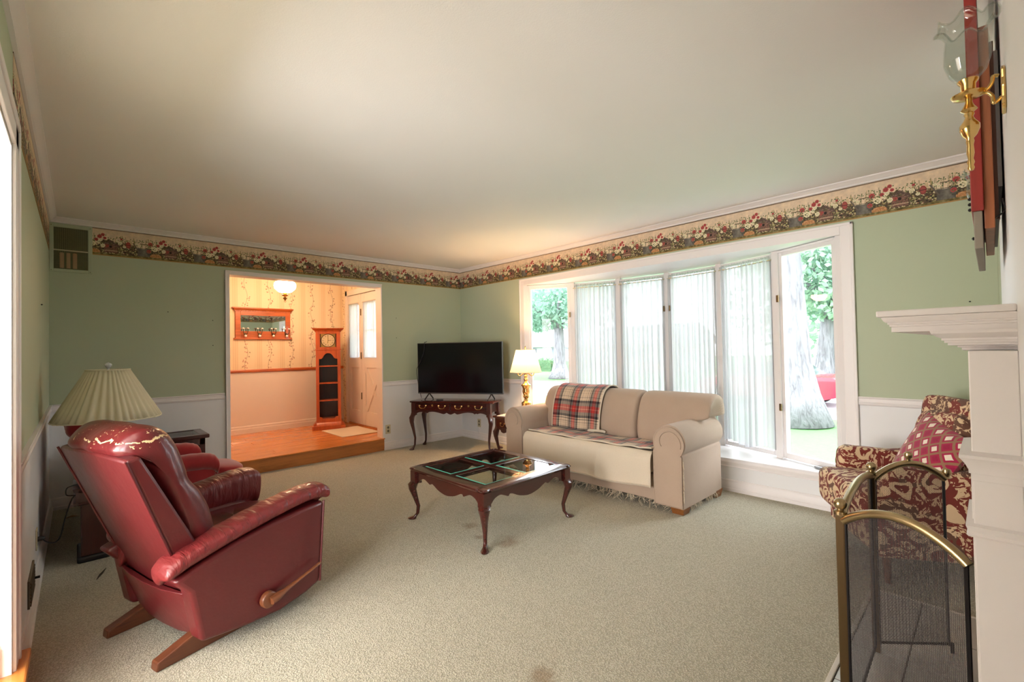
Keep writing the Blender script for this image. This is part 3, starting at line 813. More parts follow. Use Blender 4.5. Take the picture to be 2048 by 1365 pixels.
# ------------------------------------------------------------------ entry hall
FZ, FY, FX = 0.155, 7.15, 3.07
fl = sroot('floor_entry')
MB().box(-0.3, YB + 0.03, 0.0, FX + 0.1, FY + 0.1, FZ - 0.012).build('subfloor', 'oak_riser', fl)
rp = random.Random(8); y = YB - 0.035; first = True
while y < FY:
    y1 = min(y + (0.115 if not first else 0.10), FY)
    x = -0.3 if not first else OX0 - 0.035
    xe = FX if not first else OX1 + 0.02
    cuts = [x, xe] if first else [x, x + rp.uniform(1.0, 1.9), x + rp.uniform(2.3, 2.9), xe]
    for a, b in zip(cuts[:-1], cuts[1:]):
        if b - a > 0.05:
            MB().box(a + 0.001, y + 0.0015, FZ - 0.012, b - 0.001, y1 - 0.0015, FZ + rp.uniform(-0.0008, 0.0008)).build('plank', 'oak_floor', fl, bevel=0.0015, seg=1)
    if first: y1 = YB + 0.06
    y = y1; first = False
MB().box(OX0 - 0.03, YB - 0.018, 0.0, OX1 + 0.015, YB + 0.02, FZ - 0.014).build('step_riser', 'oak_riser', fl, bevel=0.002)
we = sroot('wall_entry')
MB().box(-0.4, FY, 0, FX + 0.1, FY + 0.1, 1.02).build('plain_dado', 'foyer_white', we)
MB().box(-0.4, FY, 1.02, FX + 0.1, FY + 0.1, ZC).build('papered_wall', 'foyer_paper_back', we)
MB().box(-0.5, YB + WALL_T, 0, -0.4, FY + 0.1, ZC).build('papered_wall', 'foyer_paper_side', we)
DR0, DR1, DRZ = 5.80, 6.93, 2.13
MB().box(FX, DR1, 0, FX + 0.1, FY + 0.1, ZC).box(FX, DR0, DRZ, FX + 0.1, DR1, ZC).box(FX, YB + WALL_T, 0, FX + 0.1, DR0, ZC).build('papered_wall', 'foyer_paper_side', we)
MB().box(-0.4, YB + WALL_T, 0, OX0 - 0.012, YB + WALL_T + 0.01, ZC).box(OX1 + 0.012, YB + WALL_T, 0, FX, YB + WALL_T + 0.01, ZC).build('inner_lining', 'foyer_paper_back', we)
struct(MB().mold([(0, 1.0), (0.016, 1.0), (0.022, 1.01), (0.022, 1.03), (0.016, 1.04), (0, 1.04)], (-0.4, FY), (FX, FY), (0, -1)).build('trim_10', 'honey_oak', smooth=30))
EB = [(0, FZ + 0.105), (0.006, FZ + 0.105), (0.012, FZ + 0.096), (0.012, FZ + 0.07), (0.016, FZ + 0.064), (0.016, FZ), (0, FZ)]
struct(MB().mold(EB, (-0.4, FY), (FX, FY), (0, -1)).mold(EB, (FX, YB + WALL_T), (FX, DR0 - 0.08), (-1, 0)).build('baseboard_entry', 'foyer_white', smooth=30))
# double front door with curtained lights
door = sroot('door_1')
MB().box(FX - 0.02, DR1, FZ, FX + 0.02, DR1 + 0.075, DRZ + 0.08).box(FX - 0.02, DR0 - 0.075, FZ, FX + 0.02, DR0, DRZ + 0.08).box(FX - 0.02, DR0 - 0.075, DRZ, FX + 0.02, DR1 + 0.075, DRZ + 0.08).build('door_casing', 'foyer_white', door, bevel=0.005)
MB().box(FX - 0.01, DR0, FZ - 0.005, FX + 0.09, DR1, FZ + 0.018).build('threshold', 'oak_riser', door)
def leaf(y0, y1, buck):
    z0, z1 = FZ + 0.02, DRZ - 0.006; st_ = 0.085 if not buck else 0.11
    zl0, zl1 = 1.18, DRZ - 0.16
    m = MB().box(FX, y0, z0, FX + 0.045, y0 + st_, z1).box(FX, y1 - st_, z0, FX + 0.045, y1, z1)
    m.box(FX, y0 + st_, z0, FX + 0.045, y1 - st_, z0 + 0.2).box(FX, y0 + st_, zl0 - 0.16, FX + 0.045, y1 - st_, zl0).box(FX, y0 + st_, zl1, FX + 0.045, y1 - st_, z1)
    lf = m.build('door_leaf', 'foyer_white', door, bevel=0.004)
    MB().box(FX + 0.018, y0 + st_, z0 + 0.2, FX + 0.03, y1 - st_, zl0 - 0.16).build('door_panel', 'foyer_white', lf)
    if buck:
        c = ((y0 + y1) / 2, (z0 + 0.2 + zl0 - 0.16) / 2); ww = (y1 - y0) / 2 - st_; hh = (zl0 - 0.16 - z0 - 0.2) / 2
        for sg in (1, -1): MB().bar((FX + 0.011 + 0.002 * sg, c[0] - ww, c[1] - sg * hh), (FX + 0.011 + 0.002 * sg, c[0] + ww, c[1] + sg * hh), 0.075, 0.018, (1, 0, 0)).build('cross_buck', 'foyer_white', lf)
    MB().box(FX + 0.022, y0 + st_, zl0, FX + 0.026, y1 - st_, zl1).build('pane', 'window_glass', lf)
    g = MB().box(FX + 0.016, y0 + st_, (zl0 + zl1) / 2 - 0.01, FX + 0.03, y1 - st_, (zl0 + zl1) / 2 + 0.01)
    if buck: g.box(FX + 0.016, (y0 + y1) / 2 - 0.01, zl0, FX + 0.03, (y0 + y1) / 2 + 0.01, zl1)
    g.build('glazing_bar', 'foyer_white', lf)
    def fo(u, v): return (FX - 0.016 + 0.008 * sin(2 * pi * 11 * u + 1.3 * sin(7 * u)), lerp(y0 + st_ - 0.02, y1 - st_ + 0.02, u), lerp(zl1 + 0.03, zl0 - 0.01, v))
    MB().grid(fo, 90, 2).build('door_curtain', 'sheer_voile', lf, smooth=180)
    MB().tube([(FX - 0.016, y0 + st_ - 0.03, zl1 + 0.02), (FX - 0.016, y1 - st_ + 0.03, zl1 + 0.02)], 0.006, 8).build('curtain_rod', 'ivory_plate', lf, smooth=60)
    return lf
leaf(6.49, DR1, False); la = leaf(DR0, 6.485, True)
for z in (0.6, 1.2, 1.85):
    MB().tube([(FX - 0.006, 6.487, z - 0.05), (FX - 0.006, 6.487, z + 0.05)], 0.008, 8).build('hinge', 'bronze', la, smooth=60)

# ------------------------------------------------------------------ burgundy leather recliner
def recliner():
    R = thing('recliner', 'worn burgundy leather recliner with wooden side lever and cracked headrest', 'recliner', (0.15, 2.55, 0), radians(17))
    for s in (-1, 1):
        m = MB().prism([(0, 0.0), (0.60, 0.0), (0.62, 0.03), (0.60, 0.105), (0.20, 0.100), (0.004, 0.034)], s * 0.225 - 0.026, s * 0.225 + 0.026, 'y')
        m.build('runner', 'runner_wood', R, bevel=0.006)
    # side panels
    P = [(0.075, 0.30), (0.115, 0.085), (0.30, 0.055), (0.46, 0.042), (0.60, 0.062), (0.675, 0.085), (0.705, 0.49), (0.60, 0.485), (0.42, 0.468), (0.25, 0.44), (0.10, 0.40), (0.015, 0.37)]
    for s in (-1, 1):
        side = MB().prism(P, s * 0.355, s * 0.26, 'y').build('side_panel', 'burgundy_leather', R, bevel=0.018, seg=3, smooth=40)
        # rolled arm pad over the panel
        path = spline([(-0.015, 0.40) if s < 0 else (0.06, 0.40), (0.06, 0.435) if s < 0 else (0.11, 0.44), (0.25, 0.482), (0.45, 0.521), (0.60, 0.541), (0.70, 0.541), (0.735, 0.52)], 5)
        rings = []; N = len(path)
        for k, p in enumerate(path):
            t = k / (N - 1)
            sc = min(1, 0.35 + t * 9) * min(1, 0.30 + (1 - t) * 12)
            hw = (0.076 if s < 0 else 0.088) * (0.75 + 0.25 * sc); hh = (0.037 if s < 0 else 0.045) * sc; yc = s * (0.300 if s < 0 else 0.312)
            ring = []
            for i in range(20):
                a = 2 * pi * i / 20
                cx, cz = cos(a), sin(a)
                yy = hw * math.copysign(abs(cx) ** 0.75, cx); zz = hh * math.copysign(abs(cz) ** 0.8, cz)
                if zz < 0 and yy * s < 0: zz *= (2.2 if s < 0 else 3.6)          # fat inner bulge
                wr = 0.0035 * sin(k * 2.1 + i * 0.7) * (1 if cz > 0 else 0.2)
                ring.append((p[0], yc + yy, p[1] + zz + wr))
            rings.append(ring)
        MB().loft(rings).build('arm_pad', 'creased_leather', R, smooth=180, sub=1)
        # inner padded face of the arm
        MB().cushion((0.42, s * 0.255, 0.33), 0.60, 0.09, 0.22, 3).build('inner_arm', 'burgundy_leather', R, smooth=180)
        MB().tube([(0.675, s * 0.353, 0.088), (0.704, s * 0.353, 0.488)], 0.006, 6).build('welt', 'burgundy_leather', side, smooth=60)
    # reclined back shell (wedge)
    m = MB()
    rings = []
    for t in np.linspace(0, 1, 9):
        zb = lerp(0.24, 0.868, t); xb = lerp(0.118, -0.122, t); th = lerp(0.115, 0.045, t); hw = lerp(0.285, 0.325, t) if t < 0.9 else 0.322
        sag = 0.0
        rings.append([(xb, -hw, zb), (xb - 0.012, -hw * 0.5, zb + 0.010 * (t > 0.95)), (xb - 0.016, 0, zb + 0.016 * (t > 0.95)), (xb - 0.012, hw * 0.5, zb + 0.010 * (t > 0.95)), (xb, hw, zb), (xb + th, hw, zb + th * 0.30), (xb + th, 0, zb + th * 0.33), (xb + th, -hw, zb + th * 0.30)])
    shell = MB().loft(rings).build('back_shell', 'burgundy_leather', R, bevel=0.012, seg=3, smooth=40)
    for s in (-1, 1):
        MB().tube([(lerp(0.118, -0.122, t) - 0.002, s * lerp(0.285, 0.325, t), lerp(0.24, 0.868, t)) for t in np.linspace(0, 1, 8)], 0.005, 6).build('welt', 'burgundy_leather', shell, smooth=60)
    # lower rear flap
    m = MB()
    rings = []
    for t in np.linspace(0, 1, 7):
        z = lerp(0.285, 0.075, t); x = lerp(0.075, 0.145, t); hw = lerp(0.285, 0.262, t); dz = lerp(0, 0.0, t)
        rings.append([(x, -hw, z), (x - 0.014, -hw * 0.5, z - 0.01), (x - 0.018, 0, z - 0.012), (x - 0.014, hw * 0.5, z - 0.01), (x, hw, z), (x + 0.012, hw, z), (x + 0.006, 0, z - 0.012), (x + 0.012, -hw, z)])
    MB().loft(rings).build('rear_flap', 'burgundy_leather', R, smooth=50, bevel=0.003)
    # hull under the seat
    MB().box(0.15, -0.255, 0.10, 0.64, 0.255, 0.33).build('underframe', 'runner_wood', R, bevel=0.01)
    # pillow back: side profile swept across the width
    prof = spline([(0.10, 0.46), (0.025, 0.66), (-0.055, 0.825), (-0.125, 0.875), (-0.135, 0.915), (-0.085, 0.965), (-0.01, 0.98), (0.060, 0.945), (0.108, 0.87), (0.132, 0.79), (0.140, 0.735), (0.182, 0.675), (0.222, 0.585), (0.245, 0.49), (0.235, 0.42), (0.16, 0.42)], 4)[:-1]
    axis = lambda z: lerp(0.17, -0.03, (z - 0.42) / 0.55)
    rings = []
    for t in np.linspace(-1, 1, 19):
        k = (1 - abs(t) ** 4.5) ** 0.45 if abs(t) < 1 else 0.0
        k = 0.22 + 0.78 * k
        ring = []
        for p in prof:
            ax_ = axis(p[1]); cz = 0.70 + (p[1] - 0.70) * (0.94 + 0.06 * k)
            wav = 0.006 * sin(9 * t + p[1] * 14)
            ring.append((ax_ + (p[0] - ax_) * k + wav * k, t * 0.288, cz - (0.02 * (1 - k) if p[1] > 0.9 else 0)))
        rings.append(ring)
    cu = MB().loft(rings).build('back_cushion', 'worn_leather', R, smooth=180, sub=1)
    MB().cushion((0.44, 0, 0.36), 0.56, 0.46, 0.17, 4).build('seat_cushion', 'burgundy_leather', R, smooth=180)
    # folded footrest: two ruched rolls
    fr = MB().box(0.64, -0.245, 0.09, 0.725, 0.245, 0.40).build('footrest', 'burgundy_leather', R, bevel=0.01)
    def roll(zc, rz_, xc):
        rings = []
        for t in np.linspace(-1, 1, 41):
            k = (1 - abs(t) ** 6) ** 0.5 if abs(t) < 1 else 0.0
            k = 0.25 + 0.75 * k
            ring = []
            for i in range(18):
                a = 2 * pi * i / 18
                ruf = 1 + 0.05 * sin(t * 60 + 2.0 * a) 
                ring.append((xc + 0.048 * k * cos(a) * ruf, t * 0.252, zc + rz_ * k * sin(a) * (1 + 0.02 * sin(t * 45))))
            rings.append(ring)
        MB().loft(rings).build('footrest_roll', 'creased_leather', fr, smooth=180)
    roll(0.335, 0.075, 0.735); roll(0.185, 0.10, 0.722)
    # wooden lever
    lv = MB().lathe([(0.0, -0.032), (0.033, -0.032), (0.036, -0.027), (0.036, -0.006), (0.026, 0.0), (0, 0.0)], (0.387, -0.355, 0.135), 24, 'y').build('lever', 'lever_wood', R, smooth=40, bevel=0.002)
    hp = [(0.387, -0.386, 0.132), (0.42, -0.388, 0.138), (0.455, -0.390, 0.147), (0.52, -0.391, 0.164), (0.60, -0.392, 0.184), (0.645, -0.392, 0.197), (0.652, -0.392, 0.199)]
    MB().tube(hp, [0.031, 0.029, 0.017, 0.0105, 0.010, 0.0105, 0.006], 12, True, 0.55).build('lever_handle', 'lever_wood', lv, smooth=50)
    return R
recliner()

# ------------------------------------------------------------------ red velvet chair behind it
def velvet_chair():
    R = thing('velvet_armchair', 'bright red velvet reclining armchair mostly hidden behind the leather recliner', 'armchair', (0.07, 4.52, 0), radians(2))
    MB().box(0.02, -0.28, 0.0, 0.72, 0.28, 0.30).build('base', 'velvet_red', R, bevel=0.03, seg=3, smooth=40)
    for s in (-1, 1):
        MB().box(0.10, s * 0.25, 0.06, 0.70, s * 0.345, 0.40).build('arm_panel', 'velvet_red', R, bevel=0.02, seg=3, smooth=40)
        path = spline([(0.04, 0.405), (0.2, 0.42), (0.45, 0.435), (0.62, 0.43), (0.70, 0.405), (0.722, 0.37)], 5); rings = []; N = len(path)
        for k, p in enumerate(path):
            t = k / (N - 1); sc = min(1, 0.45 + t * 8) * min(1, 0.35 + (1 - t) * 8)
            rings.append([(p[0] + 0.004 * sin(i), s * 0.30 + 0.078 * sc * cos(2 * pi * i / 18), p[1] + 0.068 * sc * sin(2 * pi * i / 18) + 0.004 * sin(2.3 * k + i)) for i in range(18)])
        MB().loft(rings).build('arm_pad', 'velvet_red', R, smooth=180, sub=1)
    M = Matrix.Translation((0.03, 0, 0.56)) @ Matrix.Rotation(radians(-17), 4, 'Y')
    m = MB().cushion((0, 0, 0), 0.20, 0.60, 0.62, 3.4); m.xf(M); m.build('back_cushion', 'velvet_red', R, smooth=180)
    def head(s):
        m = MB().cushion((-0.045, s, 0.775), 0.19, 0.20, 0.15, 2.6); m.build('headrest_pad', 'velvet_red', R, smooth=180)
    for s in (-0.2, 0.0, 0.2): head(s)
    MB().cushion((0.42, 0, 0.345), 0.60, 0.46, 0.12, 4).build('seat_cushion', 'velvet_red', R, smooth=180)
    M = Matrix.Translation((0.80, -0.03, 0.315)) @ Matrix.Rotation(radians(8), 4, 'Y')
    m = MB().cushion((0, 0, 0), 0.30, 0.44, 0.09, 3.0); m.xf(M); m.build('footrest', 'velvet_red', R, smooth=180)
    MB().box(0.66, -0.2, 0.18, 0.76, 0.2, 0.27).build('footrest_bracket', 'iron_black', R, bevel=0.01)
velvet_chair()

# ------------------------------------------------------------------ corner cabinet with lamp, beside the left wall
def lamp_cabinet():
    R = thing('lamp_cabinet', 'dark wood side cabinet with black plinth between the two red chairs', 'cabinet', (0.0, 3.86, 0))
    MB().box(0.012, 0.0, 0.035, 0.52, 0.30, 0.36).build('body', 'mahogany_dark', R, bevel=0.006)
    MB().box(-0.006, -0.012, 0.0, 0.54, 0.31, 0.038).build('plinth', 'black_plastic', R, bevel=0.012, seg=3)
    tp = MB().mold([(0, 0.352), (0.03, 0.352), (0.034, 0.366), (0.022, 0.372), (0.022, 0.43), (0.03, 0.436), (0.036, 0.456), (0, 0.456)], (0.0, 0.012), (0.54, 0.012), (0, -1)).box(0.0, 0.01, 0.352, 0.54, 0.31, 0.456).mold([(0, 0.352), (0.03, 0.352), (0.034, 0.366), (0.022, 0.372), (0.022, 0.43), (0.03, 0.436), (0.036, 0.456), (0, 0.456)], (0.012, 0.30), (0.012, -0.012), (-1, 0)).build('apron_top', 'mahogany_dark', R, bevel=0.003)
    MB().lathe([(0, 0), (0.012, 0), (0.014, -0.012), (0.007, -0.018), (0.015, -0.028), (0, -0.034)], (0.30, -0.0, 0.2), 14, 'y').build('knob', 'brass_dark', R, smooth=50)
lamp_cabinet()
LAMPS = []
def pleated_lamp():
    R = thing('table_lamp', 'table lamp with wide pleated cream shade on the cabinet near the corner', 'lamp', (0.147, 4.03, 0.456))
    MB().lathe([(0, 0), (0.085, 0), (0.09, 0.012), (0.08, 0.022), (0.05, 0.03), (0.06, 0.08), (0.085, 0.15), (0.085, 0.21), (0.05, 0.28), (0.026, 0.31), (0.018, 0.34), (0.014, 0.40), (0.0, 0.40)], (0, 0, 0), 24).build('lamp_base', 'velvet_red', R, smooth=50)
    # pleated shade: soft folds on the cone
    z0, z1, r0, r1 = 0.395, 0.715, 0.272, 0.108
    def sh(u, v):
        a = 2 * pi * u
        pl = (0.0035 + 0.0045 * (1 - v)) * sin(a * 38 + 1.6 * sin(a * 5)) + 0.004 * sin(a * 9 + 1) * (1 - v)
        r = lerp(r0, r1, v) + pl
        return (r * cos(a), r * sin(a), lerp(z0, z1, v) + 0.004 * sin(a * 3) * (1 - v))
    s = MB().grid(sh, 276, 4).build('lamp_shade', 'cream_shade', R, smooth=180, solid=0.003)
    for z, r in ((z0, r0 + 0.004), (z1, r1 + 0.004)):
        MB().tube([(r * cos(2 * pi * i / 48), r * sin(2 * pi * i / 48), z) for i in range(49)], 0.004, 6, False).build('shade_trim', 'cream_shade', s, smooth=60)
    MB().tube([(-r1, 0, z1 - 0.004), (r1, 0, z1 - 0.004)], 0.003, 6).tube([(0, -r1, z1 - 0.004), (0, r1, z1 - 0.004)], 0.003, 6).tube([(0, 0, 0.39), (0, 0, z1)], 0.004, 6).build('harp', 'brass_dark', R)
    MB().lathe([(0, -0.012), (0.008, -0.01), (0.006, 0.0), (0.016, 0.012), (0.019, 0.022), (0.016, 0.032), (0.0, 0.042)], (0, 0, z1 + 0.008), 10).build('finial', 'crystal', R)
    LAMPS.append(R)
pleated_lamp()
c_ = MB().tube(spline([(-0.012, 3.90, 0.41), (-0.03, 3.89, 0.385), (-0.06, 3.89, 0.27), (-0.075, 3.885, 0.19), (-0.10, 3.85, 0.165), (-0.13, 3.77, 0.20), (-0.148, 3.70, 0.243)], 6), 0.0035, 6)
c_.tube(spline([(0.06, 4.03, 0.462), (-0.02, 3.96, 0.461), (-0.05, 3.92, 0.455), (-0.05, 3.90, 0.42), (-0.012, 3.90, 0.41)], 5), 0.0035, 6).build('lamp_cord', 'black_plastic', LAMPS[0], smooth=60, loc=tuple(-LAMPS[0].location))

# ------------------------------------------------------------------ glass-topped display cabinet in the far corner
def display_cabinet():
    R = thing('display_cabinet', 'dark wood display cabinet with glass top and glazed front by the hall opening', 'cabinet', (0.28, 4.90, 0))
    W_, D_, H_ = 0.585, 0.42, 0.548
    m = MB()
    for x in (0.03, W_ - 0.075): m.box(x, 0.02, 0.05, x + 0.045, 0.06, H_ - 0.04).box(x, D_ - 0.05, 0.05, x + 0.045, D_ - 0.01, H_ - 0.04)
    m.box(0.03, 0.02, H_ - 0.10, W_ - 0.03, 0.05, H_ - 0.04).box(0.03, 0.02, 0.05, W_ - 0.03, 0.05, 0.12).box(0.03, D_ - 0.025, 0.05, W_ - 0.03, D_ - 0.012, H_ - 0.04).box(0.03, 0.02, 0.05, W_ - 0.03, D_ - 0.02, 0.07)
    m.box(W_ - 0.05, 0.03, 0.05, W_ - 0.034, D_ - 0.02, H_ - 0.04).box(0.034, 0.03, 0.05, 0.05, D_ - 0.02, H_ - 0.04)
    m.build('case', 'mahogany_dark', R, bevel=0.004)
    MB().box(0.08, 0.028, 0.12, W_ - 0.08, 0.034, H_ - 0.10).build('front_glass', 'table_glass', R)
    m = MB().box(0, 0, H_ - 0.04, W_, 0.06, H_ - 0.006).box(0, D_ - 0.05, H_ - 0.04, W_, D_, H_ - 0.006).box(0, 0.06, H_ - 0.04, 0.07, D_ - 0.05, H_ - 0.006).box(W_ - 0.07, 0.06, H_ - 0.04, W_, D_ - 0.05, H_ - 0.006)
    m.build('top_frame', 'mahogany_dark', R, bevel=0.008, seg=3)
    MB().box(0.07, 0.06, H_ - 0.02, W_ - 0.07, D_ - 0.05, H_ - 0.010).build('top_glass', 'table_glass', R)
    MB().box(0.0, 0.0, 0, W_, D_, 0.055).build('plinth', 'mahogany_dark', R, bevel=0.006)
display_cabinet()

# ------------------------------------------------------------------ cabriole legs
def cabriole(mb, x, y, z, dx, dy, s=1.0, foot=True):
    """leg from height z at (x, y); the knee swells towards (dx, dy)"""
    d = Vector((dx, dy)).normalized()
    K = [(1.0, 0.0, 0.030, 1), (0.93, 0.006, 0.032, 1), (0.86, 0.020, 0.034, .6), (0.74, 0.022, 0.028, .2), (0.55, 0.008, 0.0205, 0), (0.32, -0.008, 0.0145, 0), (0.14, -0.004, 0.0125, 0), (0.075, 0.008, 0.015, 0), (0.045, 0.018, 0.022, 0), (0.018, 0.022, 0.027, 0), (0.0, 0.022, 0.024, 0)]
    rings = []
    for t, o, r, sq in K:
        c = Vector((x, y)) + d * o * s * 1.4; ring = []
        for i in range(12):
            a = 2 * pi * i / 12 + pi / 12
            k = 1.0
            if sq: k = lerp(1.0, 1 / max(abs(cos(a)), abs(sin(a))), sq * 0.75) * lerp(1, 0.88, sq)
            e = 1.0
            # the pad foot stretches outwards
            px, py = cos(a) * r * s * k, sin(a) * r * s * k
            if t < 0.06:
                al = px * d.x + py * d.y
                if al > 0: px += d.x * al * 0.5; py += d.y * al * 0.5
            ring.append((c.x + px, c.y + py, z * t))
        rings.append(ring)
    return mb.loft(rings)
def scallop(mb, p0, p1, z1, prof, th, out):
    """apron board: straight top z1, lower edge from prof [(t, z)] smooth, thickness th"""
    p0 = Vector(p0); p1 = Vector(p1); n = len(prof); v = []; f = []
    o = Vector(out)
    for k in (0, 1):
        for t, z in prof:
            b = p0.lerp(p1, t) - o * (th * k); v += [(b.x, b.y, z1), (b.x, b.y, z)]
    for i in range(n - 1):
        a = 2 * i; b = 2 * n + 2 * i
        f += [(a, a + 2, a + 3, a + 1), (b, b + 1, b + 3, b + 2), (a + 1, a + 3, b + 3, b + 1), (a, b, b + 2, a + 2)]
    f += [(0, 1, 2 * n + 1, 2 * n), (2 * n - 2, 4 * n - 2, 4 * n - 1, 2 * n - 1)]
    return mb.add(v, f)
def curve_prof(pts, n=6):
    return [(p[0], p[1]) for p in spline([(a, b, 0) for a, b in pts], n)]

# ------------------------------------------------------------------ coffee table with four glass panes
def coffee_table():
    R = thing('coffee_table', 'low square mahogany coffee table with four glass panes and scalloped apron', 'table', (2.235, 2.615, 0), radians(0.5))
    H = 0.388; a = 0.435
    def outline(s, notch, r=6):
        """square with small ogee-notched corners"""
        P = []
        for q in range(4):
            base = [(s, -s + notch * 1.8), (s - notch * 0.25, -s + notch * 1.25)]
            c, sn = cos(q * pi / 2), sin(q * pi / 2)
            pts = [(s, s - 2.1 * notch), (s - 0.35 * notch, s - 1.75 * notch), (s - 0.15 * notch, s - 1.1 * notch), (s - 0.2 * notch, s - 0.55 * notch), (s - 0.55 * notch, s - 0.2 * notch), (s - 1.1 * notch, s - 0.15 * notch), (s - 1.75 * notch, s - 0.35 * notch), (s - 2.1 * notch, s)]
            for x, y in pts: P.append((x * c - y * sn, x * sn + y * c))
        return P
    # top frame as a ring of solid rails
    fr = MB(); inn = 0.345
    O = outline(a, 0.036); O2 = outline(a + 0.006, 0.036); O3 = outline(a - 0.012, 0.036)
    n = len(O)
    def inner(s):
        out = []
        for x, y in O:
            m = max(abs(x), abs(y)); k = inn / m
            # project on the inner square
            out.append((max(-inn, min(inn, x)), max(-inn, min(inn, y))))
        return out
    I = inner(inn)
    rings = [[(x, y, H - 0.030) for x, y in O3], [(x, y, H - 0.022) for x, y in O], [(x, y, H - 0.012) for x, y in O2], [(x, y, H - 0.004) for x, y in O], [(x, y, H) for x, y in O3], [(x, y, H) for x, y in I], [(x, y, H - 0.030) for x, y in I]]
    v = [p for r in rings for p in r]; f = []
    for k in range(len(rings)):
        for i in range(n):
            j = (i + 1) % n; k2 = (k + 1) % len(rings)
            f.append((k * n + i, k * n + j, k2 * n + j, k2 * n + i))
    top = fr.add(v, f).build('top_frame', 'mahogany', R, smooth=30)
    cb = MB().box(-0.03, -inn, H - 0.028, 0.03, inn, H - 0.001).box(-inn, -0.03, H - 0.0279, -0.03, 0.03, H - 0.0012).box(0.03, -0.03, H - 0.0279, inn, 0.03, H - 0.0012)
    cb.build('cross_rail', 'mahogany', R, bevel=0.003)
    for sx in (-1, 1):
        for sy in (-1, 1):
            x0, x1 = sorted((sx * 0.03, sx * inn)); y0, y1 = sorted((sy * 0.03, sy * inn))
            x0 += 0.001; x1 -= 0.001; y0 += 0.001; y1 -= 0.001
            g = MB().box(x0, y0, H - 0.010, x1, y1, H - 0.003).build('glass_pane', 'table_glass', R)
            # bevelled green edge of the pane
            b = 0.014
            e = MB().box(x0, y0, H - 0.0032, x0 + 0.013, y1, H - 0.0004).box(x0 + 0.013, y0, H - 0.0032, x1, y0 + 0.006, H - 0.0004)
            e.build('glass_bevel', 'glass_edge', g)
    # scalloped aprons
    ap = curve_prof([(0.0, 0.262), (0.06, 0.270), (0.11, 0.305), (0.17, 0.318), (0.22, 0.305), (0.26, 0.293), (0.275, 0.305), (0.31, 0.300), (0.38, 0.275), (0.45, 0.262), (0.5, 0.258), (0.55, 0.262), (0.62, 0.275), (0.69, 0.300), (0.725, 0.305), (0.74, 0.293), (0.78, 0.305), (0.83, 0.318), (0.89, 0.305), (0.94, 0.270), (1.0, 0.262)], 3)
    b = a - 0.03
    for p0, p1, o in (((-b, -b), (b, -b), (0, -1)), ((-b, b), (b, b), (0, 1)), ((-b, -b), (-b, b), (-1, 0)), ((b, -b), (b, b), (1, 0))):
        scallop(MB(), p0, p1, H - 0.028, ap, 0.018, o).build('apron', 'mahogany', R, bevel=0.002)
    for sx in (-1, 1):
        for sy in (-1, 1):
            m = MB(); cabriole(m, sx * (b - 0.014), sy * (b - 0.014), 0.30, sx, sy, 1.0)
            m.box(sx * b - 0.03 - sx * 0.012, sy * b - 0.03 - sy * 0.012, 0.268, sx * b + 0.03 - sx * 0.012, sy * b + 0.03 - sy * 0.012, H - 0.028)
            m.build('leg', 'mahogany', R, smooth=40)
coffee_table()

# ------------------------------------------------------------------ console table under the television
TV_E = Vector((0.486, -0.874, 0)); TV_RZ = atan2(-0.874, 0.486)
def swan_handle(parent, x, y, z, mat='brass', w_=0.044, out=-1):
    m = MB()
    for s in (-1, 1):
        m.lathe([(0, 0), (0.0095, 0), (0.011, out * 0.004), (0.007, out * 0.008), (0.008, out * 0.013), (0.0, out * 0.016)], (x + s * w_, y, z), 12, 'y')
    pts = [(x - w_, y + out * 0.012, z - 0.004), (x - w_ * 0.9, y + out * 0.016, z - 0.018), (x - w_ * 0.5, y + out * 0.018, z - 0.034), (x - w_ * 0.25, y + out * 0.018, z - 0.033), (x, y + out * 0.019, z - 0.036), (x + w_ * 0.25, y + out * 0.018, z - 0.033), (x + w_ * 0.5, y + out * 0.018, z - 0.034), (x + w_ * 0.9, y + out * 0.016, z - 0.018), (x + w_, y + out * 0.012, z - 0.004)]
    m.tube(spline(pts, 3), 0.0038, 6)
    return m.build('bail_handle', mat, parent, smooth=50)
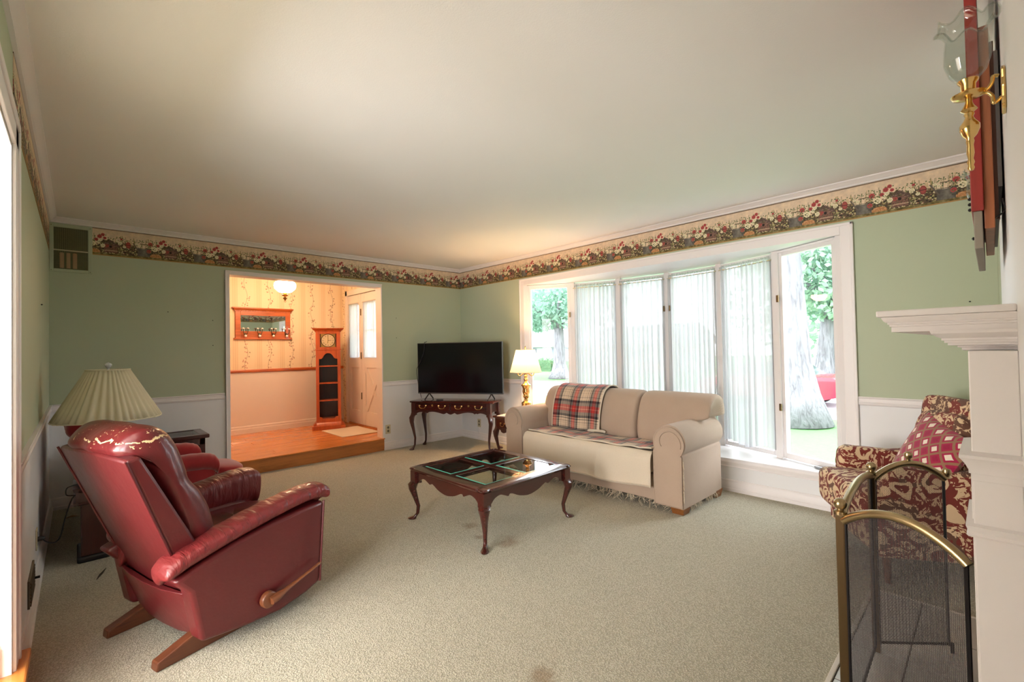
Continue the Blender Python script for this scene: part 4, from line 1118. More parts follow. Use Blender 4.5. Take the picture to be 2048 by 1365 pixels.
def console():
    c = (3.475, 4.715)
    R = thing('console_table', 'mahogany console table with two drawers and brass handles under the television', 'table', (c[0], c[1], 0), TV_RZ)
    H = 0.622; L = 0.565; D = 0.185
    def oc(l, d, r):
        P = []
        for sx, sy in ((1, -1), (1, 1), (-1, 1), (-1, -1)):
            pts = [(l, d - r), (l - 0.3 * r, d - 0.85 * r), (l - 0.35 * r, d - 0.35 * r), (l - 0.85 * r, d - 0.3 * r), (l - r, d)]
            pts = [(x * sx, y * sy) for x, y in pts]
            if sx * sy < 0: pts.reverse()
            P += pts
        return P
    A = oc(L, D, 0.03); B = oc(L - 0.01, D - 0.01, 0.03)
    MB().loft([[(x, y, H - 0.024) for x, y in B], [(x, y, H - 0.016) for x, y in A], [(x, y, H - 0.006) for x, y in A], [(x, y, H) for x, y in B]]).build('table_top', 'mahogany', R, smooth=30)
    l = L - 0.05; d = D - 0.03; zt = H - 0.024
    MB().box(-l, -d + 0.012, 0.49, l, d, zt).build('carcass', 'mahogany_dark', R)
    pr_ = curve_prof([(0, 0.44), (0.03, 0.455), (0.07, 0.475), (0.12, 0.482), (0.155, 0.472), (0.165, 0.478), (0.19, 0.47), (0.21, 0.482), (0.27, 0.488), (0.34, 0.478), (0.41, 0.462), (0.445, 0.478), (0.465, 0.470), (0.5, 0.458), (0.535, 0.470), (0.555, 0.478), (0.59, 0.462), (0.66, 0.478), (0.73, 0.488), (0.79, 0.482), (0.81, 0.47), (0.835, 0.478), (0.845, 0.472), (0.88, 0.482), (0.93, 0.475), (0.97, 0.455), (1.0, 0.44)], 3)
    scallop(MB(), (-l, -d), (l, -d), 0.505, pr_, 0.016, (0, -1)).build('apron', 'mahogany_dark', R, bevel=0.002)
    for s in (-1, 1):
        scallop(MB(), (s * l, -d), (s * l, d), zt, [(0, 0.44), (0.2, 0.475), (0.5, 0.485), (0.8, 0.475), (1, 0.44)], 0.016, (s, 0)).build('side_apron', 'mahogany_dark', R, bevel=0.002)
        x0, x1 = (-l + 0.035, -0.008) if s < 0 else (0.008, l - 0.035)
        dr = MB().box(x0, -d - 0.004, 0.502, x1, -d + 0.014, zt - 0.008).build('drawer', 'mahogany', R, bevel=0.004)
        w2 = (x1 - x0)
        swan_handle(dr, x0 + w2 * 0.22, -d - 0.004, 0.566); swan_handle(dr, x0 + w2 * 0.78, -d - 0.004, 0.566)
        MB().lathe([(0, 0), (0.011, 0), (0.013, -0.003), (0, -0.005)], (x0 + w2 * 0.5, -d - 0.004, 0.568), 14, 'y').build('keyhole_plate', 'brass', dr, smooth=50)
    for sx in (-1, 1):
        for sy in (-1, 1):
            m = MB(); cabriole(m, sx * (l - 0.006), sy * (d - 0.006), 0.48, sx, sy * 0.6, 0.95)
            m.box(sx * l - 0.026 - sx * 0.008, sy * d - 0.026 - sy * 0.008, 0.44, sx * l + 0.026 - sx * 0.008, sy * d + 0.026 - sy * 0.008, zt)
            m.build('leg', 'mahogany_dark', R, smooth=40)
console()
def tv():
    c = Vector((3.475, 4.715, 0)) + TV_E * 0.048 + Vector((0.874, 0.486, 0)) * 0.03
    R = thing('television', 'large flat screen television on the corner console table', 'television', (c.x, c.y, 0.622), TV_RZ)
    z0, z1, hw = 0.075, 0.732, 0.588
    MB().box(-hw, -0.012, z0, hw, 0.022, z1).build('bezel', 'tv_frame', R, bevel=0.003)
    MB().box(-hw + 0.009, -0.0135, z0 + 0.016, hw - 0.009, -0.012, z1 - 0.009).build('screen', 'tv_screen', R)
    MB().box(-hw * 0.6, 0.022, z0 + 0.03, hw * 0.6, 0.05, z0 + 0.36).build('rear_housing', 'black_plastic', R, bevel=0.01)
    for s in (-1, 1):
        x = s * 0.43
        MB().bar((x, 0.0, z0 + 0.004), (x - 0.012, -0.105, 0.004), 0.016, 0.010, (1, 0, 0)).bar((x, 0.005, z0 + 0.004), (x + 0.012, 0.085, 0.004), 0.016, 0.010, (1, 0, 0)).build('stand_leg', 'black_plastic', R, bevel=0.003)
tv()
tvm = Matrix.Translation((3.475, 4.715, 0.622)) @ Matrix.Rotation(TV_RZ, 4, 'Z')
m = MB().tube(spline([(-0.43, 0.07, 0.755), (-0.425, 0.03, 0.742), (-0.43, 0.007, 0.735), (-0.44, 0.007, 0.62), (-0.49, 0.007, 0.50), (-0.53, 0.008, 0.43), (-0.552, 0.012, 0.38), (-0.553, 0.03, 0.28), (-0.551, 0.06, 0.16), (-0.53, 0.09, 0.01)], 5), 0.0035, 6).xf(tvm)
tag(m.build('cable', 'black_plastic', smooth=60), 'thin black cable looped over the upper corner of the television', 'cable')
m = MB()
R = thing('remote_control', 'small black remote control lying on the console table', 'remote', tuple(tvm @ Vector((-0.185, -0.085, 0.0))), TV_RZ + 0.5)
MB().box(-0.035, -0.02, 0, 0.05, 0.02, 0.016).build('body', 'black_plastic', R, bevel=0.004)
for i in range(3):
    for j in range(2): MB().box(-0.02 + i * 0.02, -0.011 + j * 0.016, 0.016, -0.01 + i * 0.02, -0.003 + j * 0.016, 0.0185).build('button', 'plaque_grey', R)

# ------------------------------------------------------------------ end table and brass lamp
def end_table():
    R = thing('end_table', 'small mahogany end table with drawer between the sofa and the television', 'table', (3.655, 3.715, 0))
    H = 0.517; a, b = 0.305, 0.148
    MB().box(-a, -b, H - 0.022, a, b, H).build('table_top', 'mahogany', R, bevel=0.008, seg=3)
    MB().box(-a + 0.03, -b + 0.02, H - 0.15, a - 0.03, b - 0.02, H - 0.022).build('carcass', 'mahogany_dark', R, bevel=0.003)
    dr = MB().box(-a + 0.022, -b + 0.045, H - 0.13, -a + 0.034, b - 0.045, H - 0.034).build('drawer', 'mahogany', R, bevel=0.003)
    m = MB()
    for s in (-1, 1): m.lathe([(0, 0), (0.009, 0), (0.010, -0.006), (0.006, -0.012), (0, -0.013)], (-a + 0.022, s * 0.032, H - 0.075), 10, 'x')
    m.tube(spline([(-a + 0.012, -0.032, H - 0.077), (-a + 0.006, -0.022, H - 0.102), (-a + 0.005, 0, H - 0.106), (-a + 0.006, 0.022, H - 0.102), (-a + 0.012, 0.032, H - 0.077)], 4), 0.003, 6).build('bail_handle', 'brass_dark', dr, smooth=50)
    pf = curve_prof([(0, 0.35), (0.15, 0.372), (0.3, 0.365), (0.36, 0.345), (0.5, 0.335), (0.64, 0.345), (0.7, 0.365), (0.85, 0.372), (1, 0.35)], 4)
    scallop(MB(), (-a + 0.028, -b + 0.02), (-a + 0.028, b - 0.02), H - 0.13, pf, 0.012, (-1, 0)).build('apron', 'mahogany_dark', R)
    scallop(MB(), (-a + 0.03, b - 0.02), (a - 0.03, b - 0.02), H - 0.13, pf, 0.012, (0, 1)).build('apron', 'mahogany_dark', R)
    for sx in (-1, 1):
        for sy in (-1, 1):
            m = MB(); cabriole(m, sx * (a - 0.045), sy * (b - 0.04), 0.40, sx, sy, 0.85)
            m.box(sx * (a - 0.045) - 0.021, sy * (b - 0.04) - 0.021, 0.37, sx * (a - 0.045) + 0.021, sy * (b - 0.04) + 0.021, H - 0.022)
            m.build('leg', 'mahogany_dark', R, smooth=40)
end_table()
tag(MB().box(-0.13, -0.09, 0, 0.13, 0.09, 0.006).xf(Matrix.Translation((3.50, 3.735, 0.517)) @ Matrix.Rotation(0.25, 4, 'Z')).build('magazine', 'paper', bevel=0.001), 'pale magazine lying flat on the end table beside the brass lamp', 'magazine')
def brass_lamp():
    R = thing('table_lamp', 'lit brass candlestick table lamp with cream shade on the end table', 'lamp', (3.755, 3.725, 0.517))
    P = [(0, 0), (0.070, 0), (0.072, 0.012), (0.066, 0.02), (0.060, 0.026), (0.060, 0.034), (0.048, 0.046), (0.042, 0.062), (0.036, 0.074), (0.042, 0.084), (0.041, 0.10), (0.044, 0.116), (0.039, 0.124), (0.026, 0.132), (0.020, 0.146), (0.016, 0.165), (0.024, 0.178), (0.030, 0.192), (0.024, 0.206), (0.026, 0.216), (0.030, 0.225), (0.033, 0.245), (0.029, 0.275), (0.034, 0.30), (0.043, 0.312), (0.043, 0.322), (0.030, 0.332), (0.020, 0.345), (0.012, 0.362), (0.018, 0.375), (0.020, 0.388), (0.013, 0.40), (0.012, 0.41), (0.018, 0.422), (0.012, 0.435), (0.016, 0.45), (0.020, 0.462), (0.012, 0.472), (0.010, 0.56), (0, 0.56)]
    MB().lathe([(r * 1.3, z) for r, z in P], (0, 0, 0), 24).build('lamp_stem', 'brass', R, smooth=50)
    ar = MB()
    for q in range(2):
        d = Vector((-0.69, 0.72, 0)) if q == 0 else Vector((0.69, -0.72, 0))
        ar.tube([d * r + Vector((0, 0, z)) for r, z in ((0.014, 0.462), (0.042, 0.444), (0.062, 0.428), (0.080, 0.428), (0.091, 0.444), (0.094, 0.466), (0.094, 0.50))], 0.006, 8)
    ar.build('candle_arm', 'brass_dark', R, smooth=60)
    z0, z1, r0, r1 = 0.468, 0.728, 0.182, 0.108
    def sh(u, v):
        a = 2 * pi * u
        return ((lerp(r0, r1, v) + 0.0012 * sin(a * 60)) * cos(a), (lerp(r0, r1, v) + 0.0012 * sin(a * 60)) * sin(a), lerp(z0, z1, v))
    s = MB().grid(sh, 240, 3).build('lamp_shade', 'lamp_shade_lit', R, smooth=180)
    for z, r in ((z0, r0), (z1, r1)):
        MB().tube([((r + 0.001) * cos(2 * pi * i / 48), (r + 0.001) * sin(2 * pi * i / 48), z) for i in range(49)], 0.0035, 6, False).build('shade_trim', 'cream_shade', s, smooth=60)
    MB().tube([(-r1, 0, z1 - 0.004), (r1, 0, z1 - 0.004)], 0.003, 6).build('spider', 'brass_dark', R)
    MB().lathe([(0, 0), (0.006, 0.0), (0.004, 0.01), (0.009, 0.02), (0.008, 0.032), (0.003, 0.046), (0, 0.05)], (0, 0, z1 - 0.002), 12).build('finial', 'brass', R, smooth=50)
    MB().cushion((0, 0, 0.60), 0.055, 0.055, 0.09, 2, 14, 10).build('bulb', 'lamp_glow', R, smooth=180)
    d = bpy.data.lights.new('brass_lamp_light', 'POINT'); d.energy = 24; d.color = (1.0, 0.58, 0.27); d.shadow_soft_size = 0.04
    o = bpy.data.objects.new('brass_lamp_light', d); COL.objects.link(o); o.parent = R; o.location = (0, 0, 0.62)
    LAMPS.append(R)
brass_lamp()
MB().tube(spline([(3.66, 3.56, 0.53), (3.65, 3.545, 0.50), (3.63, 3.55, 0.40), (3.62, 3.59, 0.34), (3.60, 3.585, 0.25), (3.57, 3.585, 0.10), (3.54, 3.60, 0.008), (3.60, 3.62, 0.10), (3.62, 3.70, 0.05), (3.60, 3.80, 0.006), (3.75, 4.0, 0.006)], 6), 0.004, 6).build('lamp_cord', 'white_plastic', LAMPS[1], smooth=60, loc=tuple(-LAMPS[1].location))

# ------------------------------------------------------------------ sofa
def sofa():
    R = thing('sofa', 'beige linen three-cushion sofa with rolled arms and frayed hem below the window', 'sofa', (0, 0, 0))
    X0, X1, Y0, Y1 = 3.21, 3.93, 1.585, 3.475
    AW = 0.235
    MB().box(X0 + 0.02, Y0 + AW, 0.065, X1, Y1 - AW, 0.27).build('base', 'sofa_linen', R, bevel=0.012, seg=3, smooth=40)
    # rolled arms: panel plus scroll, pushed along x
    def arm(yo, s):
        """yo outer face, s = +1 when the room side lies towards +y"""
        P = [(yo, 0.05), (yo, 0.44)]
        cy, cz, r = yo + s * 0.105, 0.535, 0.128
        for i in range(0, 23):
            a = radians(222 - i * 11.0)
            P.append((cy + s * r * cos(a), cz + r * sin(a)))
        P += [(yo + s * AW, 0.46), (yo + s * AW, 0.05)]
        a_ = MB().prism(P, X0, X1 - 0.04, 'x').build('arm', 'sofa_linen', R, bevel=0.014, seg=3, smooth=50)
        # raised front facing with a welt that follows the scroll
        Q = [(p[0] * 0.93 + (yo + s * 0.115) * 0.07, p[1] * 0.955 + 0.012) for p in P]
        MB().prism(Q, X0 - 0.012, X0 + 0.005, 'x').build('arm_facing', 'sofa_linen', a_, bevel=0.006, smooth=50)
        W = [(X0 - 0.008, q[0], q[1]) for q in Q]
        MB().tube(W, 0.006, 6).build('welt', 'sofa_pipe', a_, smooth=60)
        # scroll line inside the roll
        sc = [(X0 - 0.014, cy + s * (0.100 - 0.010 * i / 6) * cos(radians(200 - i * 11)), cz - 0.004 + (0.100 - 0.010 * i / 6) * sin(radians(200 - i * 11))) for i in range(22)]
        MB().tube(sc, 0.004, 6).build('scroll_welt', 'sofa_pipe', a_, smooth=60)
    arm(Y0, 1); arm(Y1, -1)
    # backrest frame
    MB().prism([(X1 - 0.16, 0.06), (X1, 0.05), (X1 + 0.02, 0.60), (X1 + 0.0, 0.74), (X1 - 0.10, 0.76), (X1 - 0.17, 0.60)], Y0 + 0.05, Y1 - 0.05, 'y').build('back_frame', 'sofa_linen', R, bevel=0.03, seg=4, smooth=50)
    # seat cushions
    yy = [Y0 + AW, 2.21, 2.84, Y1 - AW]
    for k in range(3):
        MB().cushion((X0 + 0.29, (yy[k] + yy[k + 1]) / 2, 0.345), 0.64, yy[k + 1] - yy[k] - 0.004, 0.165, 7, 28, 16).build('seat_cushion', 'sofa_linen', R, smooth=180)
    # plump back cushions that roll over the top; the end ones lap over the arms
    bounds = [(1.535, 2.205), (2.205, 2.79), (2.79, 3.325)]
    prof = spline([(3.60, 0.40), (3.575, 0.52), (3.60, 0.66), (3.655, 0.79), (3.73, 0.845), (3.82, 0.855), (3.90, 0.82), (3.935, 0.72), (3.91, 0.60), (3.80, 0.45), (3.68, 0.39)], 4)[:-1]
    for k, (a, b) in enumerate(bounds):
        rings = []
        for t in np.linspace(-1, 1, 21):
            kk = (1 - abs(t) ** 7) ** 0.45 if abs(t) < 1 else 0
            kk = 0.45 + 0.55 * kk
            ring = []
            for p in prof:
                cx, cz = 3.75, 0.62
                y = lerp(a, b, (t + 1) / 2)
                if k == 0 and p[1] < 0.66: y = max(y, lerp(1.535, 1.84, min(1, (0.70 - p[1]) / 0.06)))
                if k == 2 and p[1] < 0.66: y = min(y, lerp(3.325, 3.235, min(1, (0.70 - p[1]) / 0.06)))
                pk = 0.005 * sin(38 * t) * max(0, abs(t) - 0.75) * 4 * (p[1] > 0.7)
                ring.append((cx + (p[0] - cx) * (0.80 + 0.20 * kk), y, cz + (p[1] - cz) * (0.86 + 0.14 * kk) + pk))
            rings.append(ring)
        MB().loft(rings).build('back_cushion', 'sofa_linen', R, smooth=180, sub=1)
    for x, y in ((X0 + 0.07, Y0 + 0.06), (X1 - 0.09, Y0 + 0.05), (X0 + 0.07, Y1 - 0.06), (X1 - 0.09, Y1 - 0.05)):
        MB().loft([[(x - 0.045, y - 0.045, 0), (x + 0.045, y - 0.045, 0), (x + 0.045, y + 0.045, 0), (x - 0.045, y + 0.045, 0)], [(x - 0.062, y - 0.055, 0.062), (x + 0.062, y - 0.055, 0.062), (x + 0.062, y + 0.055, 0.062), (x - 0.062, y + 0.055, 0.062)]]).build('foot', 'sofa_foot_wood', R, bevel=0.004)
    # torn dust cover: loose threads along the hem
    rf = random.Random(4); m = MB()
    for i in range(240):
        y = rf.uniform(Y0 + 0.1, Y1 - 0.1); ln = rf.choice([0.02, 0.03, 0.05, 0.065]) * rf.uniform(0.6, 1.2); x = X0 + 0.03 + rf.uniform(-0.012, 0.02)
        p0 = (x, y, 0.07); p1 = (x - rf.uniform(-0.01, 0.02), y + rf.uniform(-0.02, 0.02), 0.07 - ln * 0.6); p2 = (x - rf.uniform(0, 0.05), y + rf.uniform(-0.04, 0.04), max(0.004, 0.07 - ln))
        m.tube([p0, p1, p2], [0.0022, 0.0018, 0.001], 4)
    for i in range(60):
        x = rf.uniform(X0 + 0.1, X1 - 0.1); ln = rf.uniform(0.015, 0.04)
        m.tube([(x, Y0 + 0.004, 0.055), (x + rf.uniform(-0.02, 0.02), Y0 - 0.006, 0.05 - ln)], [0.002, 0.001], 4)
    for i in range(40):
        z = rf.uniform(0.12, 0.42); m.tube([(X0 + 0.002, Y0 - 0.001, z), (X0 - 0.004 + rf.uniform(-0.006, 0.01), Y0 - 0.008, z - rf.uniform(0.01, 0.03))], [0.002, 0.001], 4)
    stuff(m.build('frayed_threads', 'fray_thread', R))
sofa()
def smoothstep(t): t = max(0, min(1, t)); return t * t * (3 - 2 * t)
# blanket over the seat: plaid side up, cream side folded forward over the front
def seat_throw():
    R = thing('seat_blanket', 'long fleece blanket over the sofa seat, plaid on top with cream front drop', 'blanket', (0, 0, 0))
    ya, yb = 1.835, 3.20
    def top(u, v):
        y = lerp(yb, ya + 0.01, u); x = lerp(3.62, 3.24, v)
        edge = 0.04 * sin(6 * u + 1) + 0.03 * sin(17 * u) * (u > 0.6)
        x = lerp(3.60 + 0.02 * sin(9 * u), 3.235 + max(0, edge * 0.6), v)
        z = 0.438 + 0.008 * sin(11 * u + 4 * v) * sin(5 * v + 9 * u) + 0.014 * smoothstep((u - 0.72) / 0.2) * abs(sin(14 * u + 6 * v)) + 0.006 * v
        return (x, y, z)
    MB().grid(top, 90, 24, lambda u, v: (u * 1.4, v * 0.4)).build('plaid_layer', 'plaid_fleece', R, smooth=180, solid=0.008)
    ev = [top(u, 1.0) for u in np.linspace(0, 1, 90)]
    MB().tube([(x - 0.002, y, z + 0.002) for x, y, z in ev], 0.007, 8).build('binding', 'fleece_cream', R, smooth=60)
    def front(u, v):
        y = lerp(yb + 0.0, ya, u)
        zt = 0.437; zb = lerp(0.165, 0.17, u) - 0.018 * sin(3.1 * u) + 0.006 * sin(15 * u)
        bow = 0.010 * sin(9 * u + 0.6) * v + 0.008 * sin(23 * u) * v * (1 - 0.3 * v)
        # path over the rounded seat edge then straight down
        if v < 0.3:
            a = v / 0.3 * pi / 2; x = 3.235 - 0.052 * sin(a); z = zt - 0.05 * (1 - cos(a)) + 0.002
        else:
            t = (v - 0.3) / 0.7; x = 3.183 - 0.004 * t - max(0, bow) - 0.003; z = lerp(zt - 0.048, zb, t)
        crease = 0.012 * exp(-((u - 0.36) / 0.02) ** 2) * (1 - v) + 0.012 * exp(-((u - 0.66 + 0.04 * v) / 0.015) ** 2) * (1 - v)
        return (x - crease, y, z)
    MB().grid(front, 90, 20, lambda u, v: (u * 1.4, v * 0.4)).build('cream_drop', 'fleece_cream', R, smooth=180, solid=0.007)
    hem = [front(u, 1.0) for u in np.linspace(0, 1, 60)]
    MB().tube([(x - 0.002, y, z + 0.012) for x, y, z in hem], 0.011, 6, True, 0.45).tube([front(1.0, v) for v in np.linspace(0.1, 1, 14)], 0.007, 6).tube([front(0.0, v) for v in np.linspace(0.1, 1, 14)], 0.006, 6).build('hem_binding', 'fleece_cream', R, smooth=60)
seat_throw()
def back_throw():
    R = thing('plaid_throw', 'red, black and cream plaid throw draped over the sofa back near the brass lamp', 'blanket', (0, 0, 0))
    # path from the seat up the cushion, over the top and down behind
    path = spline([(3.545, 0.462), (3.553, 0.52), (3.580, 0.66), (3.637, 0.80), (3.72, 0.862), (3.82, 0.872), (3.905, 0.84), (3.95, 0.73), (3.955, 0.60)], 6)
    def fn(u, v):
        k = v * (len(path) - 1); i = min(int(k), len(path) - 2); p = path[i].lerp(path[i + 1], k - i)
        y = lerp(3.17, 2.56, u) + lerp(-0.03, 0.0, v) * (1 - u) + 0.02 * v * u - 0.03 * (1 - v) * u * 0
        rip = 0.004 * sin(14 * u + 3 * v) + 0.006 * exp(-((u - 0.95) / 0.05) ** 2)
        return (p[0] - rip - 0.006, y, p[1] + 0.006 * (v > 0.4) + 0.003 * sin(9 * u))
    L = 1.0
    MB().grid(fn, 44, 52, lambda u, v: (u * 0.62, v * 0.92)).build('plaid_layer', 'plaid_fleece', R, smooth=180, solid=0.010)
    for u in (0.0, 1.0): MB().tube([fn(u, v) for v in np.linspace(0, 1, 40)], 0.0075, 6).build('edge_binding', 'fleece_cream', R, smooth=60)
    m = MB()
    m.tube(spline([(3.54, 2.62, 0.462), (3.51, 2.66, 0.470), (3.50, 2.60, 0.478), (3.54, 2.52, 0.474), (3.55, 2.50, 0.462)], 5), 0.012, 8)
    m.build('folded_corner', 'fleece_cream', R, smooth=60)
back_throw()

# ------------------------------------------------------------------ paisley armchair with cushion
AC = (3.412, 0.350); AC_R = radians(122)
def armchair():
    R = thing('paisley_armchair', 'paisley upholstered armchair in the corner behind the fire screen', 'armchair', (AC[0], AC[1], 0), AC_R)
    # local x forward, near side (towards the camera) is +y
    MB().box(-0.24, -0.30, 0.135, 0.285, 0.30, 0.33).build('seat_base', 'paisley_upholstery', R, bevel=0.02, seg=3, smooth=40)
    MB().cushion((0.085, 0, 0.40), 0.54, 0.46, 0.17, 6, 28, 16).build('seat_cushion', 'paisley_upholstery', R, smooth=180)
    MB().cushion((0.26, 0, 0.37), 0.22, 0.60, 0.22, 5, 28, 16).build('seat_lip', 'paisley_upholstery', R, smooth=180)
    for s in (-1, 1):
        P = [(-0.24, 0.135), (0.235, 0.135), (0.245, 0.50), (0.235, 0.585), (0.19, 0.605), (-0.05, 0.585), (-0.20, 0.60), (-0.24, 0.60)]
        MB().prism(P, s * 0.215, s * (0.295 if s > 0 else 0.325), 'y').build('arm', 'paisley_upholstery', R, bevel=0.03, seg=4, smooth=50)
    # winged back, narrower at the rear
    rings = []
    for z, xf, xr, hw in ((0.15, -0.14, -0.235, 0.25), (0.40, -0.155, -0.245, 0.26), (0.62, -0.175, -0.258, 0.27), (0.78, -0.192, -0.268, 0.275), (0.88, -0.20, -0.275, 0.27), (0.925, -0.21, -0.272, 0.25), (0.938, -0.222, -0.262, 0.21)):
        ring = []
        for i in range(28):
            a = 2 * pi * i / 28
            c_, s_ = cos(a), sin(a)
            ring.append(((xf + xr) / 2 + (xf - xr) / 2 * math.copysign(abs(c_) ** 0.5, c_), hw * math.copysign(abs(s_) ** 0.4, s_), z))
        rings.append(ring)
    MB().loft(rings).build('backrest', 'paisley_upholstery', R, smooth=180, sub=1)
    m = MB().cushion((0, 0, 0), 0.12, 0.42, 0.40, 4); m.xf(Matrix.Translation((-0.165, 0.0, 0.66)) @ Matrix.Rotation(radians(-12), 4, 'Y'))
    m.build('back_cushion', 'paisley_upholstery', R, smooth=180)
    for sy in (-1, 1):
        MB().loft([[(0.235 + 0.013 * cos(a), sy * 0.27 + 0.013 * sin(a), 0) for a in np.linspace(0, 2 * pi, 9)[:-1]], [(0.235 + 0.024 * cos(a), sy * 0.265 + 0.024 * sin(a), 0.145) for a in np.linspace(0, 2 * pi, 9)[:-1]]]).build('leg', 'runner_wood', R, smooth=60)
        MB().loft([[(-0.22 + 0.013 * cos(a), sy * 0.22 + 0.013 * sin(a), 0) for a in np.linspace(0, 2 * pi, 9)[:-1]], [(-0.20 + 0.022 * cos(a), sy * 0.22 + 0.022 * sin(a), 0.145) for a in np.linspace(0, 2 * pi, 9)[:-1]]]).build('leg', 'runner_wood', R, smooth=60)
armchair()
def pillow():
    sx, sz = 0.46, 0.42
    m = MB()
    for side in (1, -1):
        def fn(u, v):
            a = 2 * u - 1; b = 2 * v - 1
            e = (1 - abs(a) ** 2.6) ** 0.6 * (1 - abs(b) ** 2.6) ** 0.6 if abs(a) < 1 and abs(b) < 1 else 0.0
            pinch = 1 - 0.06 * (abs(a) * abs(b)) ** 0.5 * 0 
            k = 1 - 0.05 * (1 - abs(b) ** 2) * 0
            return (0.075 * e * side, a * sx / 2 * (1 - 0.07 * (1 - b * b)), b * sz / 2 * (1 - 0.07 * (1 - a * a)))
        m.grid(fn, 24, 24, lambda u, v: (u * sx, v * sz))
    T = Matrix.Translation((AC[0], AC[1], 0)) @ Matrix.Rotation(AC_R, 4, 'Z') @ Matrix.Translation((-0.075, 0.055, 0.615)) @ Matrix.Rotation(radians(-22), 4, 'Y') @ Matrix.Rotation(radians(-16), 4, 'X')
    m.xf(T)
    tag(m.build('throw_cushion', 'diamond_cushion', smooth=180), 'magenta diamond-patterned cushion leaning on the paisley armchair', 'cushion')
pillow()

# ------------------------------------------------------------------ hearth, mantel, fire screen
hr = sroot('floor_hearth')
MB().box(1.17, YF, -0.04, 2.912, 0.452, 0.004).build('mortar_bed', 'grout', hr)
xs = [1.17, 1.46, 1.75, 2.04, 2.33, 2.62, 2.91]
for i in range(6):
    for (a, b) in ((YF, 0.26), (0.26, 0.44)):
        MB().box(xs[i] + 0.003, a + 0.003, -0.01, xs[i + 1] - 0.003, b - 0.003, 0.0085).build('tile', 'hearth_tile', hr, bevel=0.002, seg=1)
MB().box(1.16, 0.44, -0.01, 2.92, 0.458, 0.012).box(2.91, YF, -0.01, 2.924, 0.44, 0.012).box(1.156, YF, -0.01, 1.17, 0.44, 0.012).build('edge_strip', 'edge_strip', hr, bevel=0.003)

def mantel():
    R = thing('mantelpiece', 'white painted fireplace mantel with stepped cornice and fluted pilasters', 'mantel', (0, 0, 0))
    XA, XZ = 1.28, 2.80
    # stepped shelf: each step is a slab, wider towards the top
    def slab(x0, x1, y1, z0, z1): return (x0, YF, z0, x1, y1, z1)
    steps = [(0.0, 0.176, 1.311, 1.325), (0.004, 0.170, 1.301, 1.311), (0.010, 0.163, 1.296, 1.301), (0.013, 0.160, 1.290, 1.296), (0.016, 0.1565, 1.280, 1.290)]
    sh = MB().box(XA, YF, 1.311, XZ, 0.176, 1.325).build('shelf_board', 'white_trim', R, bevel=0.003)
    # cornice profile under the board, returning at both ends
    def ring_mold(mb, prof, x0, x1, y1):
        """prof (offset beyond the core, z) wrapped round three sides of a core block"""
        P = []
        for o, z in prof:
            P.append([(x0 - o, YF, z), (x0 - o, y1 + o, z), (x1 + o, y1 + o, z), (x1 + o, YF, z)])
        mb.loft(P, True); return mb
    ring_mold(MB(), [(0.0, 1.278), (0.0, 1.289), (0.003, 1.290), (0.003, 1.294), (0.006, 1.295), (0.006, 1.2985), (0.009, 1.299), (0.012, 1.302), (0.015, 1.308), (0.015, 1.3105)], XA + 0.017, XZ - 0.017, 0.152).build('cornice', 'white_trim', R, smooth=25)
    ring_mold(MB(), [(0.0, 1.236), (0.004, 1.237), (0.004, 1.242), (0.010, 1.243), (0.010, 1.246), (0.024, 1.2475), (0.024, 1.252), (0.029, 1.2525), (0.029, 1.257), (0.033, 1.2575), (0.033, 1.262), (0.040, 1.265), (0.048, 1.272), (0.050, 1.278)], XA + 0.06, XZ - 0.06, 0.040).build('bed_mould', 'white_trim', R, smooth=25)
    # frieze and pilasters
    MB().box(XA + 0.06, YF, 1.06, XZ - 0.06, 0.034, 1.24).build('frieze', 'white_trim', R, bevel=0.002)
    for x0, x1 in ((XA + 0.01, XA + 0.20), (XZ - 0.20, XZ - 0.01)):
        p = MB().box(x0, YF, 0.012, x1, 0.034, 1.236).build('pilaster', 'white_trim', R, bevel=0.002)
        fl_ = MB()
        for q in range(4): fl_.box(x0 + 0.035 + q * 0.035, 0.034, 0.30, x0 + 0.050 + q * 0.035, 0.037, 0.98)
        fl_.build('fluting', 'white_trim', p, bevel=0.002)
        ring_mold(MB(), [(0.0, 0.978), (0.002, 0.979), (0.002, 0.992), (0.005, 0.993), (0.005, 1.000), (0.010, 1.012), (0.015, 1.020), (0.018, 1.024), (0.018, 1.030), (0.0, 1.036)], x0, x1, 0.034).build('capital', 'white_trim', p, smooth=25)
        ring_mold(MB(), [(0.0, 0.866), (0.008, 0.868), (0.011, 0.872), (0.008, 0.877), (0.012, 0.890), (0.0, 0.893)], x0, x1, 0.034).build('band', 'white_trim', p, smooth=25)
        ring_mold(MB(), [(0.0, 0.012), (0.014, 0.012), (0.014, 0.12), (0.006, 0.135), (0.0, 0.138)], x0, x1, 0.034).build('plinth', 'white_trim', p, smooth=25)
    # firebox opening: slate slip and dark back
    MB().box(XA + 0.20, YF, 0.012, XZ - 0.20, YF + 0.012, 1.06).build('slip', 'hearth_tile', R)
    MB().box(XA + 0.33, YF + 0.012, 0.012, XZ - 0.33, YF + 0.016, 0.78).build('firebox', 'iron_black', R)
mantel()

